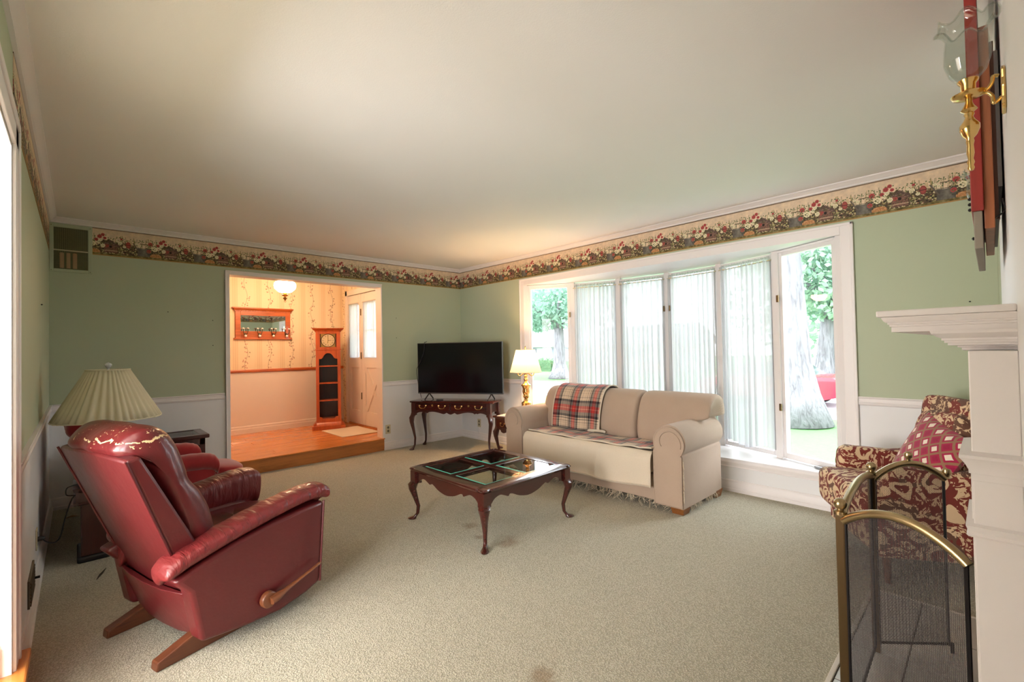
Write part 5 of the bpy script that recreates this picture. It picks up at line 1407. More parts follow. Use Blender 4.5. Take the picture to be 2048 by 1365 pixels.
def fire_screen():
    R = thing('fire_screen', 'folding brass fire screen with arched wire mesh panels on the hearth', 'fire screen', (0, 0, 0.0085))
    A = Vector((1.735, 0.342, 0)); B = Vector((2.335, 0.352, 0)); C = Vector((2.53, 0.140, 0)); Dd = Vector((1.585, 0.045, 0))
    def panel(P, Q, zp, zpk, rad=0.0125):
        d = (Q - P); L = d.length; d.normalize(); nrm = Vector((-d.y, d.x, 0))
        pn = bpy.data.objects.new('panel', None); COL.objects.link(pn); pn.parent = R
        # arch tube
        arc = [P.lerp(Q, t) + Vector((0, 0, zp + (zpk - zp) * (sin(pi * t)) ** 0.75 if 0 < t < 1 else zp)) for t in np.linspace(0.03, 0.97, 33)]
        MB().tube(arc, rad, 12).build('arch_tube', 'screen_brass', pn, smooth=60)
        # mesh sheet in the panel plane
        def fn(u, v):
            t = lerp(0.04, 0.96, u); top = zp + (zpk - zp) * (sin(pi * t)) ** 0.75 - 0.006
            p = P.lerp(Q, t); return (p.x, p.y, lerp(0.035, top, v))
        MB().grid(fn, 24, 12, lambda u, v: (u * L * 0.92, v * (zp - 0.035))).build('wire_mesh', 'fire_mesh', pn)
        MB().tube([P.lerp(Q, 0.04) + Vector((0, 0, 0.036)), P.lerp(Q, 0.96) + Vector((0, 0, 0.036))], 0.005, 6).build('bottom_rod', 'iron_black', pn, smooth=60)
        for q in (0.045, 0.955): MB().tube([P.lerp(Q, q) + Vector((0, 0, 0.03)), P.lerp(Q, q) + Vector((0, 0, zp + 0.02))], 0.005, 6).build('side_rod', 'iron_black', pn, smooth=60)
        pk = P.lerp(Q, 0.5)
        return pn, pk
    zp = 0.70
    def post(P, w_=0.0125):
        MB().box(P.x - w_, P.y - w_, 0, P.x + w_, P.y + w_, zp + 0.01).build('post', 'bronze', R, bevel=0.004)
        MB().lathe([(0, 0), (0.018, 0), (0.018, 0.010), (0.010, 0.014), (0.010, 0.018), (0.0155, 0.022), (0.0185, 0.032), (0.0155, 0.043), (0.007, 0.049), (0, 0.050)], (P.x, P.y, zp + 0.01), 14).build('finial', 'screen_brass', R, smooth=50)
    post(A); post(B)
    panel(A, B, zp, zp + 0.045)
    _, pk = panel(B, C, zp - 0.02, zp + 0.055)
    MB().lathe([(0, 0), (0.008, 0), (0.007, 0.010), (0.013, 0.016), (0.015, 0.024), (0.012, 0.034), (0, 0.038)], (pk.x, pk.y, zp + 0.064), 14).build('finial', 'screen_brass', R, smooth=50)
    MB().lathe([(0, 0), (0.012, 0), (0.008, 0.006), (0.014, 0.014), (0.017, 0.024), (0.013, 0.036), (0, 0.040)], (C.x, C.y, zp - 0.005), 14).build('finial', 'screen_brass', R, smooth=50)
    panel(A, Dd, zp - 0.02, zp + 0.055)
    MB().tube([Vector((C.x, C.y, 0.0)), Vector((C.x, C.y, 0.04))], 0.006, 8).tube([Vector((Dd.x, Dd.y, 0.0)), Vector((Dd.x, Dd.y, 0.04))], 0.006, 8).build('foot', 'iron_black', R, smooth=60)
fire_screen()

# ------------------------------------------------------------------ brass candle sconces
def sconce(x, label):
    R = thing('wall_sconce', label, 'sconce', (x, YF, 1.785), 0, 'brass sconces beside the plaque')
    # local: wall at y=0, arm reaches +y
    pl = []
    for z, hw in ((-0.045, 0.020), (-0.038, 0.027), (-0.02, 0.024), (0.0, 0.034), (0.02, 0.024), (0.038, 0.027), (0.048, 0.012)): pl.append((hw, z))
    poly = [(a, z) for a, z in pl] + [(-a, z) for a, z in reversed(pl)]
    MB().prism(poly, 0.0, 0.007, 'y').build('back_plate', 'brass', R, bevel=0.003)
    MB().tube(spline([(0, 0.006, -0.012), (0, 0.018, -0.022), (0, 0.020, -0.006), (0, 0.030, 0.006), (0, 0.052, 0.006)], 5), 0.0035, 8).tube(spline([(0, 0.010, 0.034), (0, 0.018, 0.036), (0, 0.020, 0.024), (0, 0.030, 0.010), (0, 0.052, 0.006)], 5), 0.0035, 8).build('scroll_arm', 'brass', R, smooth=60)
    yc = 0.056
    st = [(0, -0.156), (0.004, -0.156), (0.006, -0.150), (0.0045, -0.144), (0.0065, -0.138), (0.0045, -0.130), (0.0065, -0.118), (0.0055, -0.100), (0.007, -0.092), (0.006, -0.086), (0.012, -0.078), (0.0165, -0.066), (0.0165, -0.056), (0.010, -0.046), (0.0065, -0.038), (0.009, -0.032), (0.007, -0.028), (0.014, -0.022), (0.009, -0.014), (0.006, -0.006), (0.006, 0.002), (0, 0.002)]
    MB().lathe([(r, z) for r, z in st], (0, yc, 0), 20).build('stem', 'brass', R, smooth=50)
    MB().lathe([(0.0, 0.002), (0.012, 0.002), (0.026, 0.007), (0.029, 0.012), (0.026, 0.011), (0.010, 0.006), (0.007, 0.014), (0.012, 0.018), (0.0125, 0.034), (0.017, 0.040), (0.0175, 0.044), (0.0, 0.044)], (0, yc, 0), 24).build('drip_pan', 'brass', R, smooth=50)
    def shade(u, v):
        a = 2 * pi * u
        r = np.interp(v, [0, 0.12, 0.35, 0.6, 0.8, 0.93, 1], [0.016, 0.029, 0.0375, 0.036, 0.033, 0.039, 0.049])
        ru = 0.10 * max(0, (v - 0.7) / 0.3) ** 1.5
        r = r * (1 + ru * sin(6 * a)); z = 0.044 + 0.128 * v + 0.010 * max(0, (v - 0.7) / 0.3) ** 1.5 * cos(6 * a)
        return (r * cos(a), yc + r * sin(a), z)
    MB().grid(shade, 48, 22).build('glass_shade', 'lamp_glass', R, smooth=180, solid=0.002)
    MB().tube([shade(u, 1.0) for u in np.linspace(0, 1, 49)], 0.0022, 6, False).build('shade_rim', 'lamp_glass', R, smooth=60)
sconce(1.42, 'brass candle sconce with ruffled glass shade above the near end of the mantel')
sconce(2.72, 'brass candle sconce beyond the red plaque at the far end of the mantel')

# ------------------------------------------------------------------ layered wooden wall plaque seen edge on
def plaque():
    R = thing('wall_plaque', 'layered wooden wall plaque with red front board hanging above the mantel', 'plaque', (0, 0, 0))
    b = MB().box(1.80, YF + 0.004, 1.67, 2.30, YF + 0.012, 2.04).build('backing', 'plaque_back', R)
    MB().box(1.78, YF + 0.012, 1.58, 2.32, YF + 0.020, 2.06).build('dark_board', 'plaque_dark', R, bevel=0.001)
    MB().box(1.76, YF + 0.020, 1.555, 2.34, YF + 0.040, 2.10).build('brown_board', 'plaque_brown', R, bevel=0.002)
    MB().box(1.75, YF + 0.040, 1.604, 2.35, YF + 0.064, 2.36).build('red_board', 'plaque_red', R, bevel=0.002)
    MB().box(1.755, YF + 0.043, 1.503, 2.345, YF + 0.060, 1.604).build('grey_board', 'plaque_grey', R, bevel=0.002)
    for z in (1.63, 1.615, 1.645): MB().lathe([(0, 0), (0.004, 0), (0.005, 0.003), (0.003, 0.006), (0, 0.007)], (1.78, YF + 0.064, z), 10, 'y').build('nail_head', 'iron_black', R, smooth=60)
    MB().lathe([(0, 0), (0.004, 0), (0.005, 0.003), (0, 0.006)], (1.78, YF + 0.060, 1.535), 10, 'y').build('nail_head', 'iron_black', R, smooth=60)
    MB().tube(spline([(1.77, YF + 0.03, 1.575), (1.76, YF + 0.012, 1.585), (1.765, YF + 0.002, 1.60), (1.77, YF + 0.006, 1.63)], 4), 0.0018, 6).build('hanging_wire', 'iron_black', R)
    b2 = MB().bar((1.782, YF + 0.001, 1.60), (1.782, YF + 0.001, 1.68), 0.002, 0.002, (1, 0, 0))
plaque()

# ------------------------------------------------------------------ wall grille, vents, outlets, nails
simple('grille_dark', srgb(66, 60, 36), 0.8, var=0.6, vscale=26)
simple('grille_slat', srgb(150, 152, 112), 0.6)
simple('chime_copper', srgb(196, 146, 118), 0.4)
def grille():
    R = thing('wall_grille', 'green painted wall speaker grille with vertical slats in the ceiling corner', 'grille', (XL + 0.001, YB, 0))
    x0, x1, z0, z1 = 0.0, 0.262, 1.976, 2.377
    f = 0.026
    m = MB().box(x0, -0.012, z0, x0 + f, 0, z1).box(x1 - f, -0.012, z0, x1, 0, z1).box(x0 + f, -0.012, z0, x1 - f, 0, z0 + f).box(x0 + f, -0.012, z1 - f, x1 - f, 0, z1)
    m.build('frame', 'green_wallpaper', R, bevel=0.003)
    MB().box(x0 + f, -0.012, 2.155, x1 - f, -0.002, 2.164).build('middle_bar', 'ivory_plate', R)
    n = 34
    src = None
    for i in range(n):
        x = lerp(x0 + f + 0.002, x1 - f - 0.005, i / (n - 1))
        if src is None:
            src = MB().box(0, -0.0105, z0 + f, 0.0020, -0.0085, z1 - f).build('slat', 'grille_slat', R); src.location = (x, 0, 0)
        else:
            o = src.copy(); COL.objects.link(o); o.parent = R; o.location = (x, 0, 0)
    MB().box(x0 + f, -0.0022, z0 + f, x1 - f, -0.0006, z1 - f).build('backing', 'grille_dark', R)
    for i in range(3): MB().lathe([(0, 0), (0.013, 0), (0.013, 0.125), (0.009, 0.13), (0, 0.13)], (x0 + 0.075 + i * 0.04, 0, 2.01), 12).xf(Matrix.Translation((0, -0.0055, 0)) @ Matrix.Scale(0.25, 4, (0, 1, 0))).build('chime_tube', 'chime_copper', R, smooth=50)
    for x in (0.012, x1 - 0.012):
        for z in (z0 + 0.012, z1 - 0.012): MB().lathe([(0, -0.012), (0.003, -0.012), (0.003, -0.014), (0, -0.0145)], (x, 0, z), 8, 'y').build('screw', 'bronze', R)
grille()
def outlet(label, loc, rz, mat='ivory_plate'):
    R = thing('wall_outlet', label, 'outlet', loc, rz, 'wall outlets')
    MB().box(-0.035, -0.006, -0.057, 0.035, 0, 0.057).build('plate', mat, R, bevel=0.003)
    for z in (-0.022, 0.022):
        s = MB().prism([(0.014 * cos(a), z + 0.016 * sin(a)) for a in np.linspace(0, 2 * pi, 17)[:-1]], -0.0075, -0.006, 'y').build('socket', 'socket_dark' if mat == 'ivory_plate' else 'white_trim', R)
    return R
outlet('ivory outlet on white panelling between the hall step and the television table', (2.881, YB, 0.258), 0)
outlet('ivory outlet under the television table beside the vertical cord cover', (XR, 4.975, 0.23), -pi / 2)
outlet('outlet with black lamp plug on the wall behind the recliner', (XL, 3.694, 0.25), pi / 2)
tag(MB().box(XR - 0.012, 4.965, 0.0, XR, 4.99, 0.17).build('cord_cover', 'white_trim', bevel=0.003), 'white vertical cord cover running from the corner outlet to the carpet', 'cord cover')
tag(MB().lathe([(0, 0), (0.015, 0), (0.013, 0.02), (0.005, 0.03), (0, 0.03)], (XL + 0.006, 3.697, 0.246), 12, 'x').build('plug', 'black_plastic', smooth=50), 'black plug in the outlet behind the recliner', 'plug')
def floor_register():
    R = thing('wall_vent', 'brown heating vent low on the panelled wall behind the recliner', 'vent', (XL, 3.25, 0.155), pi / 2)
    MB().box(-0.16, -0.008, -0.07, 0.16, 0, 0.07).build('frame', 'socket_dark', R, bevel=0.003)
    src = None
    for i in range(7):
        z = -0.05 + i * 0.0167
        if src is None: src = MB().box(-0.14, -0.012, -0.003, 0.14, -0.008, 0.003).build('slat', 'bronze', R); src.location = (0, 0, z)
        else:
            o = src.copy(); COL.objects.link(o); o.parent = R; o.location = (0, 0, z)
    MB().box(0.10, -0.03, -0.01, 0.11, -0.012, 0.0).build('lever', 'iron_black', R)
floor_register()
for k, (p, q) in enumerate((((0.62, YB - 0.004, 1.67), wb), ((0.98, YB - 0.004, 1.60), wb), ((0.98, YB - 0.004, 1.35), wb), ((3.02, YB - 0.004, 1.69), wb), ((3.02, YB - 0.004, 1.43), wb), ((XL + 0.004, 4.2, 1.60), wl), ((XR - 0.004, 0.09, 1.50), wr))):
    MB().cushion(p, 0.010, 0.010, 0.008, 2, 8, 6).build('nail', 'iron_black', q)
tag(MB().grid(lambda u, v: (-0.08 + 0.09 * u, 4.98 + 0.04 * v * (1 - abs(2 * u - 1)) + 0.0, 0.006 + 0.008 * sin(3 * u)), 8, 4).build('dry_leaf', 'dry_leaf', smooth=180, solid=0.002), 'small dry brown leaf on the carpet behind the dark cabinet', 'leaf')
tag(MB().tube([(0.075, 3.50, 0.006), (0.095, 3.56, 0.010), (0.12, 3.65, 0.006)], [0.002, 0.008, 0.002], 6, True, 0.4).build('feather', 'dark_fleck', smooth=60), 'dark feather lying on the carpet behind the recliner', 'feather')

# ------------------------------------------------------------------ entry hall things
def hall_lamp():
    R = thing('hall_lamp', 'lit white glass pendant lamp hanging in the entry hall', 'lamp', (1.905, 6.15, 0))
    MB().lathe([(0, 2.10), (0.03, 2.02), (0.075, 2.035), (0.118, 2.075), (0.128, 2.11), (0.122, 2.14), (0.105, 2.16), (0.06, 2.17), (0, 2.17)][1:], (0, 0, 0), 32).build('glass_bowl', 'hall_glow', R, smooth=60)
    MB().lathe([(0, 1.925), (0.008, 1.925), (0.010, 1.935), (0.022, 1.945), (0.026, 1.958), (0.012, 1.965), (0.012, 1.975), (0.034, 1.985), (0.040, 1.996), (0.020, 2.004), (0.032, 2.018), (0, 2.02)], (0, 0, 0), 20).build('brass_finial', 'brass_dark', R, smooth=50)
    MB().tube([(0.010 * cos(a), 0, 1.914 + 0.010 * sin(a)) for a in np.linspace(0, 2 * pi, 17)], 0.0025, 6, False).build('pull_ring', 'brass_dark', R, smooth=60)
    MB().tube([(0, 0, 2.17), (0, 0, ZC - 0.03)], 0.012, 10).lathe([(0, 0), (0.06, 0), (0.06, -0.012), (0.02, -0.03), (0, -0.03)], (0, 0, ZC), 20).build('stem', 'brass_dark', R, smooth=50)
emit('hall_glow', (1, 0.62, 0.36, 1), 27.0)
hall_lamp()
def hook_mirror():
    R = thing('wall_mirror', 'oak framed hall mirror with dentil top and four double coat hooks', 'mirror', (0, FY, 0))
    x0, x1, z0, z1 = 1.565, 2.275, 1.475, 1.905
    MB().box(x0, -0.022, z0, x0 + 0.065, 0, z1 - 0.03).box(x1 - 0.065, -0.022, z0, x1, 0, z1 - 0.03).box(x0 + 0.065, -0.022, z0, x1 - 0.065, 0, z0 + 0.10).box(x0 + 0.065, -0.022, z1 - 0.11, x1 - 0.065, 0, z1 - 0.03).build('frame', 'honey_oak', R, bevel=0.004)
    MB().box(x0 - 0.04, -0.05, z1 - 0.015, x1 + 0.04, 0, z1).mold([(0, z1 - 0.04), (0.026, z1 - 0.04), (0.036, z1 - 0.03), (0.044, z1 - 0.015), (0, z1 - 0.015)], (x0 - 0.02, 0), (x1 + 0.02, 0), (0, -1)).build('cornice', 'honey_oak', R, bevel=0.002)
    src = None
    for i in range(34):
        x = lerp(x0 - 0.01, x1 - 0.004, i / 33)
        if src is None: src = MB().box(0, -0.034, z1 - 0.054, 0.012, -0.02, z1 - 0.04).build('dentil', 'honey_oak', R); src.location = (x, 0, 0)
        else:
            o = src.copy(); COL.objects.link(o); o.parent = R; o.location = (x, 0, 0)
    MB().box(x0 - 0.02, -0.032, z0 - 0.016, x1 + 0.02, 0, z0 + 0.006).build('base_rail', 'honey_oak', R, bevel=0.003)
    MB().box(x0 + 0.06, -0.010, z0 + 0.095, x1 - 0.06, -0.006, z1 - 0.10).build('mirror_glass', 'mirror', R)
    for i in range(4):
        x = lerp(x0 + 0.115, x1 - 0.06, i / 3); z = z0 + 0.06
        h = bpy.data.objects.new('coat_hook', None); COL.objects.link(h); h.parent = R
        m = MB().lathe([(0, 0), (0.017, 0), (0.017, -0.005), (0, -0.006)], (x, -0.022, z), 12, 'y')
        for s in (-1, 1): m.tube(spline([(x, -0.026, z - 0.005), (x + s * 0.012, -0.05, z - 0.006), (x + s * 0.026, -0.062, z + 0.02), (x + s * 0.028, -0.064, z + 0.07)], 4), 0.005, 6)
        m.tube(spline([(x, -0.026, z - 0.008), (x, -0.05, z - 0.022), (x, -0.058, z - 0.026)], 3), 0.005, 6)
        m.build('hook_arm', 'bronze', h, smooth=60)
        k = MB()
        for s in (-1, 1): k.lathe([(0, 0), (0.015, 0.002), (0.017, 0.010), (0.010, 0.018), (0, 0.019)], (x + s * 0.028, -0.064, z + 0.068), 10)
        k.lathe([(0, 0), (0.014, -0.003), (0.017, -0.010), (0.010, -0.018), (0, -0.019)], (x, -0.052, z - 0.026), 10, 'y')
        k.build('porcelain_knob', 'white_plastic', h, smooth=60)
hook_mirror()
def floor_clock():
    R = thing('grandfather_clock', 'cherry wood grandfather clock with open shelves in the hall corner', 'clock', (2.665, 6.715, FZ), radians(-22))
    # local: front faces -y
    w_, d = 0.165, 0.125
    MB().box(-w_ - 0.055, -d - 0.045, 0, w_ + 0.055, d, 0.055).mold([(0, 0.055), (0.045, 0.055), (0.03, 0.08), (0.012, 0.10), (0, 0.11)], (-w_, -d), (w_, -d), (0, -1)).mold([(0, 0.055), (0.045, 0.055), (0.03, 0.08), (0.012, 0.10), (0, 0.11)], (w_, -d), (w_, d), (1, 0)).mold([(0, 0.055), (0.045, 0.055), (0.03, 0.08), (0.012, 0.10), (0, 0.11)], (-w_, -d), (-w_, d), (-1, 0)).build('base', 'clock_cherry', R, bevel=0.003)
    zs0, zs1 = 0.05, 1.135; t = 0.02
    MB().box(-w_, -d, zs0, -w_ + t, d, zs1).build('side_panel', 'clock_cherry', R); MB().box(w_ - t, -d, zs0, w_, d, zs1).build('side_panel', 'clock_cherry', R)
    MB().box(-w_ + t, d - 0.012, zs0, w_ - t, d, zs1).build('back_board', 'mahogany_dark', R)
    MB().box(-w_ + t, -d + 0.012, 0.13, w_ - t, d - 0.012, 0.15).build('shelf', 'clock_cherry', R)
    for z in (0.40, 0.65, 0.895): MB().box(-w_ + t, -d + 0.010, z, w_ - t, d - 0.012, z + 0.018).build('shelf', 'clock_cherry', R, bevel=0.004)
    # front frame: stiles, arched top rail, shaped bottom rail
    MB().box(-w_, -d - 0.012, zs0, -w_ + 0.042, -d, zs1).box(w_ - 0.042, -d - 0.012, zs0, w_, -d, zs1).build('front_stile', 'clock_cherry', R, bevel=0.002)
    a = w_ - 0.042
    arch = [(-a, 1.01), (-a + 0.03, 1.012), (-a + 0.05, 1.03), (-a + 0.07, 1.065), (-0.025, 1.088), (0, 1.092), (0.025, 1.088), (a - 0.07, 1.065), (a - 0.05, 1.03), (a - 0.03, 1.012), (a, 1.01)]
    arch = curve_prof(arch, 3)
    scallop(MB(), (-a, -d - 0.012), (a, -d - 0.012), zs1, [((x + a) / (2 * a), z) for x, z in arch], 0.012, (0, -1)).build('arched_rail', 'clock_cherry', R)
    bot = curve_prof([(-a, 0.178), (-a + 0.03, 0.176), (-a + 0.045, 0.155), (-0.03, 0.148), (0.03, 0.148), (a - 0.045, 0.155), (a - 0.03, 0.176), (a, 0.178)], 3)
    scallop(MB(), (-a, -d - 0.012), (a, -d - 0.012), zs0, [((x + a) / (2 * a), z) for x, z in bot], 0.012, (0, -1)).build('shaped_rail', 'clock_cherry', R)
    # hood
    MB().box(-w_ - 0.012, -d - 0.018, zs1, w_ + 0.012, d, zs1 + 0.014).build('waist_mould', 'clock_cherry', R, bevel=0.003)
    hz0, hz1 = zs1 + 0.014, 1.40
    MB().box(-w_, -d, hz0, w_, d, hz1).build('hood', 'clock_cherry', R, bevel=0.002)
    MB().box(-w_, -d - 0.012, hz0, -w_ + 0.045, -d, hz1).box(w_ - 0.045, -d - 0.012, hz0, w_, -d, hz1).box(-w_ + 0.045, -d - 0.012, hz0, w_ - 0.045, -d, hz0 + 0.03).box(-w_ + 0.045, -d - 0.012, hz1 - 0.03, w_ - 0.045, -d, hz1).build('hood_door', 'clock_cherry', R, bevel=0.002)
    P = []
    for o, z in ((0.0, hz1), (0.012, hz1 + 0.004), (0.016, hz1 + 0.018), (0.045, hz1 + 0.04), (0.05, hz1 + 0.052)): P.append([(-w_ - o, d, z), (-w_ - o, -d - o, z), (w_ + o, -d - o, z), (w_ + o, d, z)])
    MB().loft(P).build('cornice', 'clock_cherry', R)
    # square dial
    cz = (hz0 + hz1) / 2; s = 0.098
    f = MB().box(-s, -d - 0.004, cz - s, s, -d, cz + s).build('dial_plate', 'brass_dark', R)
    MB().box(-s - 0.008, -d - 0.007, cz - s - 0.008, s + 0.008, -d - 0.003, cz - s).box(-s - 0.008, -d - 0.007, cz + s, s + 0.008, -d - 0.003, cz + s + 0.008).box(-s - 0.008, -d - 0.007, cz - s, -s, -d - 0.003, cz + s).box(s, -d - 0.007, cz - s, s + 0.008, -d - 0.003, cz + s).build('dial_border', 'iron_black', f)
    MB().lathe([(0.088, -0.0045), (0.096, -0.0045), (0.096, -0.0065), (0.088, -0.0065), (0.088, -0.0045)], (0, -d, cz), 40, 'y', False).build('dial_ring', 'iron_black', f)
    MB().prism([(0.088 * cos(q), cz + 0.088 * sin(q)) for q in np.linspace(0, 2 * pi, 41)[:-1]], -d - 0.0055, -d - 0.004, 'y').build('dial', 'dial_face', f)
    num = ['XII', 'I', 'II', 'III', 'IIII', 'V', 'VI', 'VII', 'VIII', 'IX', 'X', 'XI']
    m = MB()
    for k, tx in enumerate(num):
        an = pi / 2 - k * pi / 6
        M = Matrix.Translation((0.068 * cos(an), -d - 0.006, cz + 0.068 * sin(an))) @ Matrix.Rotation(-(an - pi / 2), 4, 'Y')
        x = -(len(tx) - 1) * 0.0032
        for ch in tx:
            st0 = len(m.v)
            if ch == 'I': m.bar((x, 0, -0.009), (x, 0, 0.009), 0.0022, 0.001, (0, 1, 0))
            elif ch == 'V': m.bar((x - 0.003, 0, 0.009), (x, 0, -0.009), 0.002, 0.001, (0, 1, 0)); m.bar((x + 0.003, 0, 0.009), (x, 0, -0.009), 0.002, 0.001, (0, 1, 0))
            else: m.bar((x - 0.003, 0, 0.009), (x + 0.003, 0, -0.009), 0.002, 0.001, (0, 1, 0)); m.bar((x + 0.003, 0, 0.009), (x - 0.003, 0, -0.009), 0.002, 0.001, (0, 1, 0))
            m.xf(M, st0); x += 0.0064
    m.build('numerals', 'iron_black', f)
    for nm, ang, ln, mt, wd in (('minute_hand', 92, 0.055, 'brass', 0.006), ('hour_hand', 262, 0.042, 'brass', 0.007), ('alarm_hand', 2, 0.045, 'iron_black', 0.004)):
        an = radians(ang); MB().bar((0, -d - 0.008, cz), (ln * cos(an), -d - 0.008, cz + ln * sin(an)), wd, 0.0015, (0, 1, 0)).build(nm, mt, f)
simple('dial_face', srgb(206, 184, 146), 0.5)
floor_clock()
tag(MB().grid(lambda u, v: (lerp(2.47, 2.995, u), lerp(5.80, 6.49, v), FZ + 0.006 + 0.002 * sin(9 * u) * sin(7 * v)), 24, 24).build('door_mat', 'mat_cloth', smooth=180, solid=0.006), 'pale cloth mat on the hall floor in front of the door', 'mat')

# ------------------------------------------------------------------ outdoors
ZG = -0.8
struct(MB().box(4.9, -40, ZG - 0.2, 90, 90, ZG).build('lawn', 'lawn_grass'))
struct(MB().box(14.8, -40, ZG, 20.4, 90, ZG + 0.02).build('street', 'asphalt'))
struct(MB().box(14.6, -40, ZG, 14.8, 90, ZG + 0.05).build('kerb', 'concrete'))
struct(MB().box(20.4, -40, ZG, 20.6, 90, ZG + 0.05).build('kerb', 'concrete'))
def leaf_mesh(spots, size, seed, per):
    r = np.random.RandomState(seed); m = MB(); V = []; Fc = []
    for (cx, cy, cz, rx, ry, rz_), n in zip(spots, per):
        d = r.normal(size=(n, 3)); d /= np.linalg.norm(d, axis=1)[:, None]; rad = r.rand(n) ** 0.45
        c = np.array([cx, cy, cz]) + d * rad[:, None] * np.array([rx, ry, rz_])
        a = r.normal(size=(n, 3)); a /= np.linalg.norm(a, axis=1)[:, None]
        b = np.cross(a, r.normal(size=(n, 3))); b /= np.linalg.norm(b, axis=1)[:, None]
        s = size * (0.6 + 0.8 * r.rand(n))[:, None]
        for k in range(n):
            i = len(V)
            V += [tuple(c[k] - a[k] * s[k]), tuple(c[k] + b[k] * s[k] * 0.55), tuple(c[k] + a[k] * s[k]), tuple(c[k] - b[k] * s[k] * 0.55)]
            Fc.append((i, i + 1, i + 2, i + 3))
    m.v = V; m.f = Fc; m.uv = [(0, 0)] * len(V)
    return m
def tree(label, x, y, r, h, crown, mat, seed, lean=(0, 0), size=0.14, branches=5):
    R = thing('oak_tree', label, 'tree', (x, y, ZG), 0, 'trees outside the window')
    rr = random.Random(seed); pts = []; rad = []
    for t in np.linspace(0, 1, 9):
        pts.append((lean[0] * t, lean[1] * t, h * t)); rad.append(r * (1.75 - 3.2 * t if t < 0.2 else 1.12 - 0.45 * t) * (1 if t > 0.01 else 1.12))
    MB().tube(pts, rad, 16).build('trunk', 'tree_bark', R, smooth=180)
    for k in range(branches):
        a = k * 2 * pi / branches + rr.uniform(-0.4, 0.4); z = h * rr.uniform(0.72, 0.98); L = rr.uniform(1.6, 3.0)
        p = spline([(lean[0] * z / h, lean[1] * z / h, z), (lean[0] + L * 0.4 * cos(a), lean[1] + L * 0.4 * sin(a), z + 0.5 * L * 0.5), (lean[0] + L * cos(a), lean[1] + L * sin(a), z + L * 0.6)], 4)
        MB().tube(p, [lerp(r * 0.45, r * 0.12, i / (len(p) - 1)) for i in range(len(p))], 8).build('branch', 'tree_bark', R, smooth=180)
    stuff(leaf_mesh([c[:6] for c in crown], size, seed, [c[6] for c in crown]).build('foliage', mat, R))
tree('broad pale trunk of the oak standing close outside the clear casement pane', 13.2, 3.44, 0.40, 6.2, [(0, 0, 7.0, 3.2, 3.4, 1.9, 1600), (0.6, -1.6, 4.6, 1.3, 1.2, 0.9, 260), (0.5, 0.6, 4.3, 1.0, 0.8, 0.8, 160)], 'leaves_pale', 11, (0.1, 0.25), 0.13)
tree('oak across the street seen through the bay pane beside the brass lamp', 23.4, 20.0, 0.42, 4.0, [(0, 0, 5.4, 3.4, 3.8, 1.6, 2400), (-0.5, 1.5, 3.9, 1.8, 2.2, 0.8, 700), (-0.3, -1.8, 4.0, 1.6, 1.8, 0.9, 600)], 'leaves_mid', 12, (0.1, 0.1), 0.17)
tree('twin trunk tree behind the red car across the street', 27.0, 5.9, 0.36, 5.5, [(0, 0, 6.2, 3.6, 4.0, 2.4, 2600), (-1, -1.5, 4.0, 2.2, 2.2, 1.0, 700)], 'leaves_pale', 13, (0.1, -0.5), 0.17)
tree('slim tree leaning beside the twin trunk across the street', 27.4, 4.6, 0.30, 5.2, [(0, 0, 6.0, 3.2, 3.4, 2.2, 1800), (0, 1.0, 3.8, 1.4, 1.4, 0.8, 300)], 'leaves_mid', 14, (0.2, 0.6), 0.17)
tree('far tree behind the neighbouring house', 44.0, 36.0, 0.5, 6.0, [(0, 0, 8.0, 6.5, 8.0, 4.5, 3000)], 'leaves_mid', 15, (0, 0), 0.30)
tree('far tree closing the view down the street behind the red car', 46.0, 9.0, 0.5, 5.0, [(0, 0, 6.0, 6.0, 9.0, 5.2, 3200)], 'leaves_pale', 16, (0, 0), 0.30)
def hedge(x, y0, y1, label, seed):
    R = thing('hedge', label, 'hedge', (x, 0, ZG), 0, 'hedges in front of the house')
    sp = []
    n = max(1, int((y1 - y0) / 1.0))
    for i in range(n): sp.append((0, lerp(y0, y1, (i + 0.5) / n), 0.62, 0.6, 0.75, 0.62))
    stuff(leaf_mesh(sp, 0.085, seed, [420] * n).build('foliage', 'leaves_hedge', R))
    MB().box(-0.35, y0, 0, 0.35, y1, 0.95).build('inner_twigs', 'leaves_hedge', R)
hedge(30.6, 26.9, 29.9, 'clipped green hedge below the shuttered window of the house across the street', 21)
hedge(30.6, 22.6, 26.0, 'rounded hedge to the other side of the oak trunk across the street', 22)
def house():
    R = thing('house', 'white ranch house with pale roof across the street behind the oak', 'house', (33.0, 29.0, ZG))
    # front wall faces -x
    MB().box(0, -12, 0, 8, 9, 2.35).build('wall', 'house_siding', R)
    MB().box(-0.06, -12, 0, 0, 9, 0.8).build('brick_skirt', 'house_brick', R)
    MB().prism([(-0.6, 2.30), (4, 3.95), (8.6, 2.30), (8.6, 2.18), (-0.6, 2.18)], -12.5, 9.5, 'y').build('roof', 'house_roof', R)
    for y in (-0.9, -4.6, -8.5, 3.2):
        fr = MB().box(-0.05, y - 0.55, 0.95, 0, y + 0.55, 2.05).build('window', 'window_white', R)
        MB().box(-0.07, y - 0.46, 1.04, -0.05, y + 0.46, 1.96).build('pane', 'car_glass', fr)
        MB().box(-0.08, y - 0.5, 1.48, -0.06, y + 0.5, 1.54).build('sash_bar', 'window_white', fr)
        for s in (-1, 1): MB().box(-0.05, y + s * 0.62 - 0.02 * s, 0.95, 0, y + s * 1.0, 2.05).build('shutter', 'shutter', R)
house()
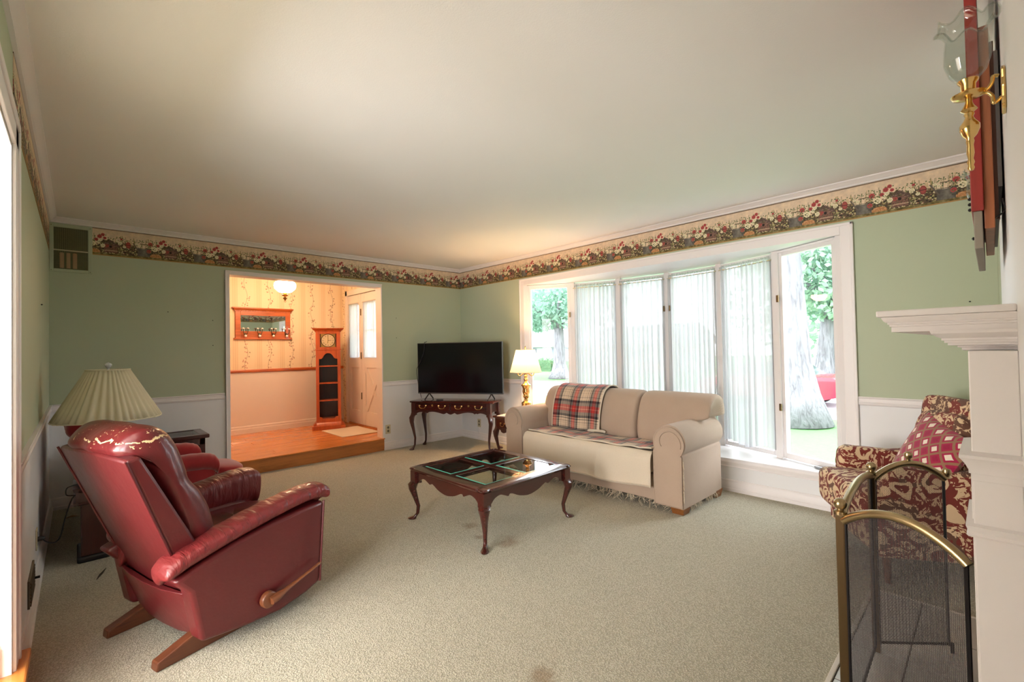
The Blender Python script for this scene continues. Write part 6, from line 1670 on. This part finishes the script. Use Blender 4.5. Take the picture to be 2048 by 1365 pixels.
def car():
    R = thing('car', 'red parked car with silver tail trim partly hidden by the oak trunk', 'car', (17.7, 5.42, ZG + 0.02), radians(0))
    # local y along the length, rear at -y
    L = 2.2; W_ = 0.86
    def body(prof, hw0, hw1):
        rings = []
        for k, (t) in enumerate(np.linspace(-1, 1, 9)):
            hw = W_ * t; ins = 0.06 * abs(t) ** 6
            rings.append([(hw, y * (1 - ins * 0.3), z - (ins * 0.8 if z > 0.8 else 0)) for y, z in prof])
        return MB().loft(rings)
    lower = spline([(-L, 0.35), (-L - 0.03, 0.62), (-L + 0.04, 0.92), (-L + 0.5, 1.0), (0, 0.98), (L - 0.9, 0.95), (L - 0.1, 0.80), (L, 0.55), (L - 0.05, 0.32)], 4)
    lower = [(p[0], p[1]) for p in lower] + [(L - 0.4, 0.25), (-L + 0.4, 0.25)]
    body(lower, W_, W_).build('body', 'car_red', R, smooth=50)
    cab = spline([(-L + 0.70, 0.97), (-L + 1.15, 1.32), (-0.5, 1.42), (0.4, 1.40), (1.1, 0.96)], 4)
    rings = []
    for t in np.linspace(-1, 1, 7): rings.append([(t * (W_ - 0.06 - 0.16 * max(0, (p[1] - 0.97) / 0.5)), p[0], p[1]) for p in cab])
    MB().loft(rings).build('cabin', 'car_glass', R, smooth=50)
    top = [p for p in cab if p[1] > 1.31]
    rings = [[(t * 0.66, p[0], p[1] + 0.012) for p in top] + [(t * 0.66, p[0], p[1] - 0.02) for p in reversed(top)] for t in (-1, -0.5, 0, 0.5, 1)]
    MB().loft(rings).build('roof_panel', 'car_red', R, smooth=50)
    for s in (-1, 1):
        for y in (-L + 0.85, L - 0.85):
            wv = MB().lathe([(0, -0.1), (0.32, -0.1), (0.34, -0.05), (0.34, 0.05), (0.32, 0.1), (0, 0.1)], (s * (W_ - 0.08), y, 0.34), 24, 'x').build('wheel', 'rubber', R, smooth=50)
            MB().lathe([(0, -0.11), (0.2, -0.11), (0.2, 0.11), (0, 0.11)], (s * (W_ - 0.08), y, 0.34), 16, 'x').build('hubcap', 'steel', wv, smooth=50)
        MB().cushion((s * 0.68, -L - 0.0, 0.80), 0.30, 0.16, 0.16, 4).build('tail_light', 'car_tail', R, smooth=180)
    MB().box(-0.80, -L - 0.09, 0.40, 0.80, -L + 0.1, 0.58).build('bumper', 'plaque_grey', R, bevel=0.04, seg=3)
    MB().box(-0.26, -L - 0.05, 0.64, 0.26, -L - 0.02, 0.76).build('licence_plate', 'white_plastic', R)
car()
